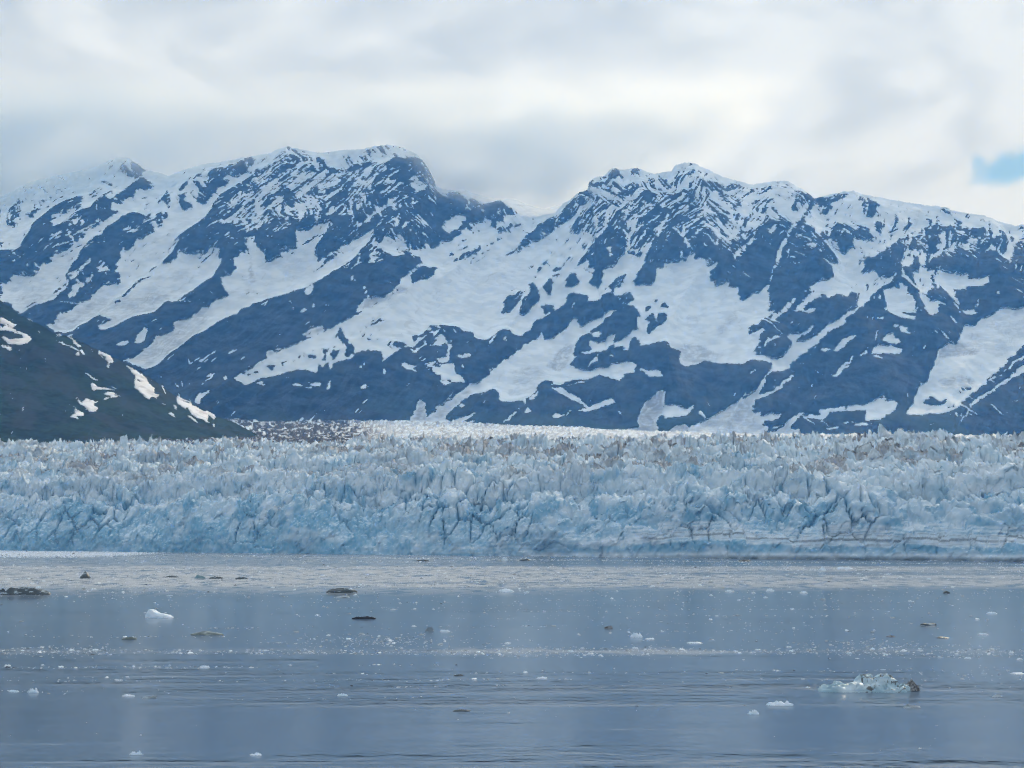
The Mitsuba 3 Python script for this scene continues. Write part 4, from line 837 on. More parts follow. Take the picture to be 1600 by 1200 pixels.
def build_glacier():
    # the broken front and the icefall just behind it
    gx = np.arange(-1020, 740, 1.4)
    d = np.concatenate([np.linspace(0, 60, 90), 60 + np.cumsum(np.linspace(0.7, 1.0, 150)), ])
    d = np.concatenate([d, d[-1] + np.cumsum(np.geomspace(1.1, 4.2, 330))])

    def base(X, D):
        """The front without its roughness: a wall at the water, then risers and benches one behind the other."""
        x1 = X[:1]
        crest = np.interp(x1, [-800, -640, -560, -470, -385, -310, -240, -215, -150, -120, -90, -55, -35, -12, 35, 65, 120, 155, 185, 275, 320, 360, 420, 590],
                          [70, 70, 66, 54, 61, 62, 68, 62, 46, 51, 66, 69, 50, 50, 66, 50, 60, 70, 72, 58, 71, 57, 53, 56])
        crest = crest + 9 * (fb(x1 / 45, x1 * 0, 0.0, 3, 207) - 0.5) + 9 * (nz(x1 / 13, x1 * 0, 0.0, 209) - 0.5)
        wall = crest * np.interp(D, [0, 1.5, 7, 18, 32, 45], [-0.06, 0.05, 0.36, 0.66, 0.9, 1.0])
        level = glacier_level(X, front_y(x1) + D)
        Z = np.where(D < 45, wall, wall + (level - wall) * np.clip((D - 45) / 60, 0, 1) ** 0.8)
        Z = Z - 9 * np.exp(-((D - 60) / 13) ** 2)
        for n_, (at, tall, wide) in enumerate([(84, 24, 26), (150, 17, 36), (250, 16, 55), (400, 16, 85), (640, 18, 130)]):
            e = D - at - wide * (fb(x1 / 95, x1 * 0 + n_ * 7.0, 0.0, 3, 281 + n_) - 0.5) * 2 - 10 * (nz(x1 / 17, x1 * 0, n_ * 3.0, 287) - 0.5)
            t_ = tall * np.clip(0.35 + 1.5 * fb(x1 / 80, x1 * 0 + n_ * 5.0, 0.0, 2, 291), 0.3, 1.6)
            Z = Z + t_ * (np.clip(e / 6, -0.5, 0.5) * np.exp(-np.abs(e) / wide)) * np.clip((D - 40) / 25, 0, 1)
        return Z
    X0, D0 = np.meshgrid(gx, d)
    Z0 = base(X0, D0)
    step = np.hypot(np.diff(D0, axis=0), 1.3 * np.diff(Z0, axis=0)) / (1 + D0[1:] / 170)
    arc = np.vstack([np.zeros((1, len(gx))), np.cumsum(step, axis=0)])
    rows = 270
    D = np.stack([np.interp(np.linspace(0, arc[-1, k], rows), arc[:, k], d) for k in range(len(gx))], 1)
    X = np.broadcast_to(gx, D.shape).copy()
    Y = front_y(gx)[None] + D
    Z = np.stack([np.interp(D[:, k], d, Z0[:, k]) for k in range(len(gx))], 1)
    steep = np.clip(np.gradient(Z, axis=0) / (np.gradient(D, axis=0) + 1e-6) / 1.6, 0, 1)
    q = np.stack([X.ravel(), Y.ravel(), Z.ravel()], 1)
    shp = X.shape
    qw = q + 9 * np.stack([fb(q[:, 0] / 16, q[:, 1] / 16, q[:, 2] / 16, 4, 211 + i) - 0.5 for i in range(3)], 1)
    f1, j1, r1, c1 = cells(qw, 24.0, 301, (1, 1.1, 1.6))
    f2, j2, r2, c2 = cells(qw, 9.5, 302, (1, 1, 1.8))
    f3, j3, r3, c3 = cells(qw, 4.2, 303, (1, 1, 1.5))
    r1, r2, r3 = (a.reshape(*shp, 4) for a in (r1, r2, r3))
    f1, f2, f3, j1, j2, j3 = (a.reshape(shp) for a in (f1, f2, f3, j1, j2, j3))
    q1, q2, q3 = (c.reshape(*shp, 3) for c in (c1, c2, c3))

    def ridged(scale, sd, sz=1.0):
        return 1 - np.abs(2 * nz(X / scale, Y / scale, Z / (scale * sz), sd) - 1)
    soft = np.clip(0.35 + 1.6 * fb(X / 90, Z / 60, D / 200, 2, 229), 0.5, 1.4)
    rough = 6.0 * ridged(38, 221, 0.9) + soft * (3.2 * ridged(17, 222, 1.2) + 1.9 * ridged(8, 223, 1.3) + 1.05 * ridged(4, 224, 1.3)) - 5.5
    face = np.maximum(np.interp(D, [0, 30, 60], [1, 0.9, 0.25]), 0.8 * steep)          # pushes out of the wall
    up = np.interp(D, [0, 20, 50, 250, 900], [0.15, 0.5, 1, 1.0, 1.5])   # raises the tops
    out = 24 * (fb(X / 75, Z / 48, 0.0, 2, 226) - 0.5) + rough
    lean2 = ((X - q2[..., 0]) * (r2[..., 1] - 0.5) + (Z - q2[..., 2]) * (r2[..., 2] - 0.5)) * 0.75
    lean3 = ((X - q3[..., 0]) * (r3[..., 1] - 0.5) + (Z - q3[..., 2]) * (r3[..., 2] - 0.5)) * 0.8
    riser = np.interp(D, [0, 38, 55], [0.45, 0.55, 1.0])
    out += riser * (lean2 + lean3 + 2.6 * (r2[..., 0] - 0.5) + 1.3 * (r3[..., 0] - 0.5))
    cracks = np.exp(-(j1 / 0.035) ** 2) * np.clip((fb(X / 60, Z / 60, 4.0, 2, 228) - 0.44) * 8, 0, 1)
    cleft = np.exp(-(j2 / 0.05) ** 2) * (r2[..., 3] > 0.72) * np.clip((fb(X / 70, Z / 50, 6.0, 2, 230) - 0.45) * 6, 0, 1)
    out -= (7.5 * cracks + 2.6 * cleft) * np.clip(Z / 30, 0, 1)
    lean4 = ((X - q2[..., 0]) * (r2[..., 1] - 0.5) + (Y - q2[..., 1]) * (r2[..., 2] - 0.2)) * 1.0
    lean5 = ((X - q3[..., 0]) * (r3[..., 1] - 0.5) + (Y - q3[..., 1]) * (r3[..., 2] - 0.3)) * 1.0
    rise = 10.0 * (r1[..., 3] - 0.5) + 6.5 * r2[..., 3] ** 2 + 2.4 * r3[..., 3] + np.clip(lean4, -4, 4) + np.clip(lean5, -2.4, 2.4) - 5.0 * np.exp(-(j1 / 0.06) ** 2) - 5 + 0.6 * rough
    rise += 9 * (fb(X / 60, Y / 60, 0.0, 3, 231) - 0.5)
    Yd = Y - out * face
    Zd = Z + rise * up + 0.2 * out * (1 - face)
    jit = (fb(X / 2.6, Y / 2.6, Z / 2.6, 2, 241) - 0.5)
    Yd += 1.1 * jit * face
    Zd += 1.0 * (fb(X / 2.6, Y / 2.6, Z / 2.6, 2, 243) - 0.5) * up
    Zd[0] = -4
    Yd[0] += 2
    P = np.stack([X, Yd, Zd], -1)
    # grit: lies on upward faces back from the edge, and in thin dark layers low in the western wall
    flat = 1 - steep
    grit = np.clip((fb(X / 70, Y / 26, 0.0, 4, 251) - 0.40) * 4.0, 0, 1) * np.interp(D, [60, 120, 260], [0.0, 0.75, 0.95]) * (0.4 + 0.6 * flat)
    band_z = np.interp(X, [-800, -100, 60, 200, 330, 460, 590], [6, 8, 14, 19, 20, 15, 12]) + 5 * (fb(X / 90, X * 0, 0.0, 3, 255) - 0.5) + 3.5 * (fb(X / 22, Zd / 14, D / 12, 3, 256) - 0.5) + 1.6 * (r2[..., 1] - 0.5) + 8.0 * (r1[..., 1] - 0.5)
    layers = sum(np.exp(-((Zd - band_z - o) / w) ** 2) * k for o, w, k in ((0, 1.7, 0.95), (3.9, 1.1, 0.7), (-4.0, 1.3, 0.6), (7.6, 1.0, 0.5), (11.0, 1.2, 0.35)))
    west = np.clip((X - 20) / 120, 0, 1) + 0.35 * np.exp(-((X + 40) / 60) ** 2)
    layers *= west * np.clip(fb(X / 34, Zd / 7, 0.0, 3, 257) * 3.6 - 0.75, 0.1, 1) * (D < 40) * 1.1
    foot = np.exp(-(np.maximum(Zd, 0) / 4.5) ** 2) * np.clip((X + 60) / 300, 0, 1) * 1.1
    grit = np.clip(grit, 0, 1)
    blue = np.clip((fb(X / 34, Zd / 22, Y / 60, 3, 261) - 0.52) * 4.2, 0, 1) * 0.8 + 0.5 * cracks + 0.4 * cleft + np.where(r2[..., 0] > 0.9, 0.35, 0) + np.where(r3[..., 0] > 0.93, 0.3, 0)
    blue += np.interp(Zd + 22 * (fb(X / 50, Zd / 40, 2.0, 3, 263) - 0.5), [0, 30, 58, 74], [0.82, 0.62, 0.28, 0.0]) + 0.25 * np.clip((fb(X / 14, Zd / 9, Y / 30, 3, 265) - 0.5) * 4, -1, 1)  # deeper blue towards the water: shade of the lower wall put into its colour
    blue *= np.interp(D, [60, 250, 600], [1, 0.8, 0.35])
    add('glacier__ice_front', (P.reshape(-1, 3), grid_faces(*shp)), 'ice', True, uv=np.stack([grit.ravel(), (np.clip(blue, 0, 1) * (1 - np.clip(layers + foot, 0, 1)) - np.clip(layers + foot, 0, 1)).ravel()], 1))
    # the ice field running up the valley
    end = d[-1]
    gy = np.concatenate([np.geomspace(1, 5600, 170)])
    ux = np.linspace(-0.44, 0.40, 900)
    V, U = np.meshgrid(gy, ux, indexing='ij')
    X = U * (1900 + 0.93 * V)
    Y = front_y(np.clip(X, -880, 640)) + end - 12 + V
    # keep the near edge under the icefall's last rows
    level = glacier_level(X, Y)
    q = np.stack([X.ravel(), Y.ravel(), X.ravel() * 0], 1)
    shp = X.shape
    a1, b1, e1, _ = cells(q, 24.0, 401)
    a2, b2, e2, _ = cells(q, 11.0, 402)
    a1, a2 = a1.reshape(shp), a2.reshape(shp)
    e1, e2 = e1.reshape(*shp, 4), e2.reshape(*shp, 4)
    amp = np.interp(V, [0, 300, 1500, 5600], [0.9, 1.1, 1.2, 1.4])
    moraine = np.interp(X / Y, [-0.30, -0.2, -0.12, -0.075], [1, 1, 1, 0])
    rise = (11 * e1[..., 0] ** 2 * np.clip(1 - a1 / 0.8, 0, 1) + 7 * e2[..., 0] ** 2 * np.clip(1 - a2 / 0.8, 0, 1)) * amp
    rise += 26 * (fb(X / 300, Y / 420, 0.0, 4, 411) - 0.5) + 12 * moraine * (fb(X / 60, Y / 90, 0.0, 4, 413) - 0.45)
    Z = level + rise - 6 - np.interp(V, [0, 40], [10, 0])
    grit = np.clip((fb(X / 260, Y / 120, 0.0, 4, 421) - 0.48) * 4, 0, 1) * np.interp(V, [0, 700, 2200], [0.85, 0.5, 0.1])
    grit = np.maximum(grit, moraine * np.clip((fb(X / 26, Y / 45, 0.0, 4, 423) - 0.30) * 7, 0, 1) * np.interp(V, [100, 300, 3200, 5200], [0.0, 1, 1, 0.6]) * 2.0)
    grit = np.maximum(grit, 0.9 * (np.clip((fb(X / 40, Y / 60, 0.0, 3, 425) - 0.5) * 6, 0, 1)) * np.interp(V, [0, 800], [0.4, 0.75]))
    grit = np.maximum(grit, 0.50 + 0.9 * (e2[..., 2] - 0.5))
    grit = np.where((grit > 0.6) & (e2[..., 1] > np.interp(V, [600, 2500], [0.97, 0.84])), grit * 0.15, grit)
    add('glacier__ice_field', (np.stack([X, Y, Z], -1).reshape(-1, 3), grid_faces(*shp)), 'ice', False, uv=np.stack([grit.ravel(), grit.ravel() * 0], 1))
    tag('glacier', 'wide pale blue tidewater glacier with a broken ice cliff along the water', 'glacier')
    return P, D


def hull(points):
    h = ConvexHull(points)
    used, inv = np.unique(h.simplices, return_inverse=True)
    v, f = points[used], inv.reshape(-1, 3).copy()
    n = np.cross(v[f[:, 1]] - v[f[:, 0]], v[f[:, 2]] - v[f[:, 0]])
    flip = (n * (v[f].mean(1) - v.mean(0))).sum(1) < 0
    f[flip] = f[flip][:, ::-1]
    return v, f


def build_seracs(P, D):
    rng = np.random.default_rng(77)
    rows, cols = D.shape
    placed = []
    tries = 0
    while len(placed) < 260 and tries < 9000:
        tries += 1
        dd = rng.choice([rng.uniform(34, 75), rng.uniform(60, 230), rng.uniform(200, 520)], p=[0.36, 0.40, 0.24])
        j = rng.integers(20, cols - 20)
        i = int(np.argmin(np.abs(D[:, j] - dd)))
        c = P[i, j]
        if abs(c[0] / c[1]) > 0.38:
            continue
        if fb(np.array([c[0] / 60]), np.array([c[1] / 40]), 0.0, 2, 501)[0] < 0.44:
            continue
        w = rng.uniform(5.5, 12) * (1 + 0.5 * (dd > 200))
        if any((c[0] - a) ** 2 + (c[1] - b) ** 2 < (0.75 * (w + ww)) ** 2 for a, b, ww in placed):
            continue
        placed.append((c[0], c[1], w))
        h = w * rng.uniform(0.7, 1.5)
        dep = w * rng.uniform(0.7, 1.1)
        k = rng.integers(11, 17)
        zz = rng.uniform(0, 1, k)
        tap = 1 - 0.75 * zz * rng.uniform(0.6, 1.0)
        ang = rng.uniform(0, 2 * np.pi, k)
        pts = np.stack([np.cos(ang) * tap * w / 2, np.sin(ang) * tap * dep / 2, zz * h], 1)
        ba = np.arange(5) * 2 * np.pi / 5 + rng.uniform(0, 1)
        pts = np.vstack([pts, np.stack([np.cos(ba) * w * 0.55, np.sin(ba) * dep * 0.55, np.full(5, -7.0)], 1)])
        sx, sy = rng.normal(0, 0.18), rng.normal(0, 0.15)
        pts[:, 0] += sx * pts[:, 2]
        pts[:, 1] += sy * pts[:, 2]
        v, f = hull(pts)
        base = P[max(i - 3, 0):i + 4, max(j - 4, 0):j + 5, 2].mean()
        v = v + np.array([c[0], c[1] + 1.5, base - 2.0])
        grit = float(np.clip((dd - 70) / 200, 0, 0.55) * rng.uniform(0.2, 1.0))
        blue = float(rng.uniform(0, 0.35) if rng.random() < 0.75 else rng.uniform(0.4, 0.8))
        add(numbered('glacier__serac'), (v, f), 'ice', False, uv=np.tile([[grit, blue]], (len(v), 1)))


front_points, front_depth = build_glacier()
build_seracs(front_points, front_depth)
#WATER
# ------------------------------------------------------------------ the bay
def calm(p):
    return smoothstep(0.35, 0.65, fbm(p.x / 160, p.y / 34, 0.0, 3))


def ripples(p, n, uv):
    a = 0.25 + 0.75 * calm(p)
    streak = smoothstep(0.5, 0.75, noise(p.x / 70.0, p.y / 7.0, 6.0))
    a = a * (0.7 + 0.6 * streak) * (1 - 0.65 * smoothstep(310, 370, p.y) * smoothstep(640, 560, p.y))
    swell = 0.085 * noise(p.x / 11.0, p.y / 4.2, 1.0) + 0.050 * noise(p.x / 5.0, p.y / 2.1, 2.0)
    chop = 0.020 * noise(p.x / 1.6, p.y / 0.9, 3.0) + 0.005 * noise(p.x / 0.42, p.y / 0.25, 4.0)
    wind = smoothstep(0.40, 0.62, fbm(p.x / 95.0, p.y / 11.0, 9.0, 3))       # cat's paws
    return (swell * 1.3 + chop * 2.4) * a * (0.6 + 0.9 * wind + 0.7 * smoothstep(320, 190, p.y))


def silt_colour(p, n, uv):
    a = fbm(p.x / 60, p.y / 25, 5.0, 3)
    return mix([0.100, 0.162, 0.250], [0.116, 0.172, 0.252], a)


def slush_colour(p, n, uv):
    return mix([0.36, 0.39, 0.42], [0.52, 0.55, 0.58], noise(p.x / 0.9, p.y / 0.9, 3.0))


def slush_cover(p, n, uv):
    """Fine ice mush between the floating bits, lying in bands along the front."""
    w = 60 * (fbm(p.x / 120, p.y / 90, 0.0, 3) - 0.5)
    y = p.y + w
    far = smoothstep(630, 720, y) * smoothstep(1090, 1000, y) * 0.9 + smoothstep(1260, 1330, p.y + 0.9 * p.x + 420) * 0.0
    right = smoothstep(560, 640, y) * smoothstep(80, -100, p.x) * 0.5
    line_y = 324 + 9 * (fbm(p.x / 40, 0.0, 1.0, 3) - 0.5)
    line = dr.exp(-dr.square((p.y - line_y) / (2.5 + 9.0 * noise(p.x / 17, 3.0)))) * (0.15 + 0.4 * smoothstep(0.2, 0.6, noise(p.x / 30, 7.0)))
    gaps = smoothstep(0.30, 0.52, fbm(p.x / 220, p.y / 26, 8.0, 4))
    far = far * (0.25 + 0.75 * gaps)
    grain = fbm(p.x / 5, p.y / 9, 2.0, 3)
    return dr.clip((far + right + line) * smoothstep(0.22, 0.56, grain) * 0.95, 0, 1)


scene['water_surface'] = {'type': 'twosided', 'b': {
    'type': 'blendbsdf', 'weight': proc(slush_cover),
    'clear': {'type': 'bumpmap', 'relief': proc(ripples, 0.06), 'scale': 1.0,
              'b': {'type': 'roughplastic', 'int_ior': 1.33, 'alpha': 0.025, 'diffuse_reflectance': proc(silt_colour), 'nonlinear': False}},
    'slush': {'type': 'diffuse', 'reflectance': proc(slush_colour)}}}
gx, gy = np.meshgrid(np.linspace(-8900, 8900, 61), np.concatenate([np.linspace(-1900, 0, 8), np.linspace(60, 2400, 40), np.linspace(2600, 13300, 20)]))
add('water', (np.stack([gx, gy, gx * 0], -1).reshape(-1, 3), grid_faces(*gx.shape)), 'water_surface', False,
    label='calm silty grey blue bay water strewn with bands of ice bits', category='water', kind='structure')


def clean_ice(p, n, uv):
    a = fbm(p.x / 1.5, p.y / 1.5, p.z / 0.8, 3)
    return mix([0.80, 0.84, 0.87], [0.60, 0.72, 0.78], smoothstep(0.35, 0.7, a))


def dark_ice(p, n, uv):
    a = fbm(p.x / 2.2, p.y / 2.2, p.z / 0.7, 4)
    c = mix([0.035, 0.045, 0.050], [0.10, 0.125, 0.13], a)
    return mix(c, [0.42, 0.47, 0.49], smoothstep(0.60, 0.72, a))


def grey_ice(p, n, uv):
    a = fbm(p.x / 1.6, p.y / 1.6, p.z / 0.7, 4)
    return mix([0.20, 0.24, 0.26], [0.46, 0.51, 0.53], smoothstep(0.35, 0.65, a))


def olive_ice(p, n, uv):
    a = fbm(p.x / 1.4, p.y / 1.4, p.z / 0.5, 4)
    return mix([0.13, 0.16, 0.15], [0.34, 0.38, 0.36], smoothstep(0.42, 0.7, a))


def teal_ice(p, n, uv):
    return mix([0.10, 0.20, 0.23], [0.25, 0.36, 0.40], fbm(p.x / 2, p.y / 2, p.z, 3))


def brown_ice(p, n, uv):
    return mix([0.07, 0.065, 0.06], [0.33, 0.33, 0.33], smoothstep(0.35, 0.7, fbm(p.x / 0.8, p.y / 0.8, p.z / 0.4, 3)))


def striped_ice(p, n, uv):
    return mix([0.02, 0.022, 0.03], [0.62, 0.66, 0.70], smoothstep(0.56, 0.66, fbm(p.x / 2.3, p.y / 2.3, p.z / 0.8, 3)))


def berg_ice(p, n, uv):
    """Glassy blue green ice with seams of grit."""
    a = fbm(p.x / 2.6, p.y / 2.6, p.z / 1.3, 4)
    b = fbm(p.x / 0.7, p.y / 0.7, p.z / 0.35, 3)
    c = mix([0.30, 0.44, 0.50], [0.54, 0.63, 0.66], smoothstep(0.35, 0.65, a))
    return mix(c, [0.12, 0.13, 0.13], smoothstep(0.55, 0.80, uv.x * (0.5 + b)))


def gravel_colour(p, n, uv):
    return mix([0.13, 0.13, 0.13], [0.50, 0.49, 0.48], smoothstep(0.35, 0.75, noise(p.x / 0.22, p.y / 0.22, p.z / 0.22)))


def brash_colour(p, n, uv):
    t = uv.x
    c = mix([0.36, 0.39, 0.41], [0.78, 0.82, 0.86], smoothstep(0.15, 0.85, t))
    return mix(c, [0.08, 0.09, 0.10], smoothstep(0.05, 0.03, t))


for name, fn, rough in (('clean_ice', clean_ice, 0.5), ('dark_ice', dark_ice, 0.4), ('grey_ice', grey_ice, 0.45), ('olive_ice', olive_ice, 0.3), ('teal_ice', teal_ice, 0.4),
                        ('brown_ice', brown_ice, 0.6), ('striped_ice', striped_ice, 0.5), ('berg_ice', berg_ice, 0.3), ('gravel', gravel_colour, 0.9), ('brash', brash_colour, 0.6)):
    scene[name] = principled(proc(fn), rough, 0.4)


def floe_mesh(length, depth, high, seed, style, rings=12, sides=44):
    """A floating piece of ice from the waterline up: an uneven outline, steep edges, a humped top."""
    r, th = np.meshgrid(np.linspace(0, 1, rings) ** 0.8, np.arange(sides) * 2 * np.pi / sides, indexing='ij')
    cx, sy = np.cos(th), np.sin(th)
    rim = 0.78 + 0.44 * fb(cx * 1.3 + seed, sy * 1.3, 0.0, 3, seed)
    x, y = r * rim * cx, r * rim * sy
    edge = np.clip((1 - r) / {'slab': 0.25, 'log': 0.3, 'cone': 1.0}.get(style, 0.45), 0, 1) ** 0.65
    bump = 0.45 + 1.1 * (fb(x * 2.1 + seed * 3.1, y * 2.1, 0.0, 4, seed + 7) - 0.25)
    if style == 'slab':
        bump = 0.62 + 0.42 * np.exp(-((x + 0.45) / 0.32) ** 2) - 0.34 * x + 0.25 * (fb(x * 4, y * 4, 0.0, 3, seed) - 0.5)
    elif style == 'cone':
        bump = 0.6 + 0.55 * fb(x * 2, y * 2, 0.0, 3, seed)
    elif style in ('ragged', 'spiky'):
        bump = 0.25 + 1.5 * np.clip(fb(x * 5 + seed, y * 4, 0.0, 3, seed + 3) - 0.3, 0, 1)
    elif style == 'bowed':
        bump = 0.5 + 0.7 * x * x
    elif style == 'log':
        bump = 0.6 + 0.8 * (fb(x * 7 + seed, y * 2, 0.0, 2, seed) - 0.4)
    if style in ('white', 'ragged', 'grey'):
        bump = bump * (0.35 + 1.3 * np.clip(fb(x * 3.3 + seed * 1.7, y * 2.6, 2.0, 3, seed + 5) - 0.22, 0, 1)) + 0.06
    z = high * edge * bump / max((edge * bump).max(), 1e-6)
    z[-1] = -0.35
    pull = 1 + 0.06 * (fb(cx * 4, sy * 4, z / max(high, 0.1) * 3, 2, seed + 11) - 0.5)
    v = np.stack([x * length / 2 * pull, y * depth / 2 * pull, z], -1)
    i, j = np.meshgrid(np.arange(rings - 1), np.arange(sides), indexing='ij')
    a, b = i * sides + j, i * sides + (j + 1) % sides
    f = np.stack([a, a + sides, b + sides, b], -1).reshape(-1, 4)
    return v.reshape(-1, 3), f


def turned(v, deg, at):
    c, s = math.cos(math.radians(deg)), math.sin(math.radians(deg))
    return np.stack([v[:, 0] * c - v[:, 1] * s + at[0], v[:, 0] * s + v[:, 1] * c + at[1], v[:, 2]], 1)


# the big berg in front: a flat lobe, two humps, a low tail with a heap of gravel frozen in
def build_berg(x0, y0, length):
    key = numbered('iceberg')
    k = length / 16.5
    gx, gy = np.meshgrid(np.linspace(-8.4, 8.2, 190), np.linspace(-3.6, 3.6, 70))
    wx = gx + 0.7 * (fb(gx / 1.6, gy / 1.6, 0.0, 3, 611) - 0.5)
    wy = gy + 0.7 * (fb(gx / 1.6, gy / 1.6, 3.0, 3, 612) - 0.5)

    def lobe(cx, cy, rx, ry, h, p=2.4, flat=0.55):
        q = (np.abs((wx - cx) / rx) ** p + np.abs((wy - cy) / ry) ** p)
        return h * np.clip(1 - q, -1, 1) * np.where(q < 1, np.clip(1 - q, 1e-6, 1) ** (flat - 1), 1)

    z = np.maximum.reduce([lobe(-5.2, -0.6, 3.2, 2.0, 0.95, 2.6, 0.4), lobe(-4.9, 0.5, 1.5, 1.3, 1.45), lobe(-1.6, -0.2, 3.0, 2.2, 1.35, 2.2, 0.5), lobe(-0.5, 0.7, 1.9, 1.7, 2.45),
                           lobe(0.6, 1.2, 0.9, 0.8, 2.75), lobe(2.7, 0.5, 2.3, 1.8, 2.45, 3.2, 0.35), lobe(1.1, -0.9, 1.6, 1.6, 1.3), lobe(3.6, -1.6, 2.4, 1.2, 0.85, 2.4, 0.45), lobe(5.6, -0.2, 1.7, 1.3, 0.95)])
    f1, j1, r1, c1 = cells(np.stack([wx.ravel(), wy.ravel(), gx.ravel() * 0], 1), 1.25, 613)
    r1, j1, c1 = r1.reshape(*gx.shape, 4), j1.reshape(gx.shape), c1.reshape(*gx.shape, 3)
    tilt = (gx - c1[..., 0]) * (r1[..., 0] - 0.5) + (gy - c1[..., 1]) * (r1[..., 1] - 0.5)
    up = z > 0
    z = z + np.where(up, (0.45 * (r1[..., 2] - 0.5) + 0.9 * tilt) * np.clip(z / 0.8, 0, 1) + 0.22 * (fb(gx / 0.8, gy / 0.8, 0.0, 4, 615) - 0.5), 0)
    z = np.maximum(z, -0.5)
    grit = np.clip(1.1 - j1 / 0.16, 0, 1) * 0.8 * (fb(gx / 2, gy / 2, 1.0, 3, 617) > 0.48) * np.clip((gx + 2.6) / 1.5, 0, 1)
    grit = np.maximum(grit, 0.9 * np.clip((fb(gx / 1.1, gy / 1.1, z / 0.5, 4, 619) - 0.55) * 7, 0, 1) * np.clip((gx + 2.2) / 1.2, 0, 1))
    grit = np.maximum(grit, np.exp(-((gx + 0.2) / 1.1) ** 2 - ((z - 0.5) / 0.5) ** 2) * 0.95 * (gy < 0))
    f = grid_faces(*gx.shape)
    keep = (z.ravel() > -0.35)[f].any(1)
    used, inv = np.unique(f[keep], return_inverse=True)
    v = np.stack([gx * k + x0, gy * k + y0, z * k], -1).reshape(-1, 3)[used]
    add(f'{key}__body', (v, inv.reshape(-1, 3)), 'berg_ice', 35)
    scene[f'{key}__body'] = mikit.ply((v, inv.reshape(-1, 3)), 'berg_ice', True, uv=np.stack([grit.ravel()[used], grit.ravel()[used] * 0], 1))
    # the slab at its foot, tipped up
    v, f = floe_mesh(3.0, 1.4, 0.75, 623, 'slab')
    add(f'{key}__slab', (turned(v, 10, (x0 + 5.1 * k, y0 - 1.2)), f), 'clean_ice', True)
    # gravel frozen in: many stones heaped
    rng = np.random.default_rng(631)
    vs, fs, at = [], [], 0
    for _ in range(240):
        a, rr = rng.uniform(0, 2 * np.pi), rng.uniform(0, 1) ** 0.6
        px, py = 7.0 + 1.5 * rr * math.cos(a), 0.0 + 1.0 * rr * math.sin(a)
        top = 1.5 * (1 - rr) ** 0.7 * (0.55 + 0.7 * rng.random()) * (1 + 0.15 * math.cos(a))
        s = rng.uniform(0.10, 0.26)
        for pz in (top, top * 0.6):
            o = rng.normal(size=(9, 3))
            o = o / np.linalg.norm(o, axis=1, keepdims=True) * s * rng.uniform(0.7, 1.2, (9, 1))
            hv, hf = hull(o)
            vs.append((hv + [px, py, pz]) * k + [x0, y0, 0])
            fs.append(hf + at)
            at += len(hv)
    add(f'{key}__gravel', (np.vstack(vs), np.vstack(fs)), 'gravel', False, label='heap of dark gravel frozen into the right end', kind='stuff')
    tag(key, 'large glassy blue green iceberg with gravel at its right end', 'iceberg')


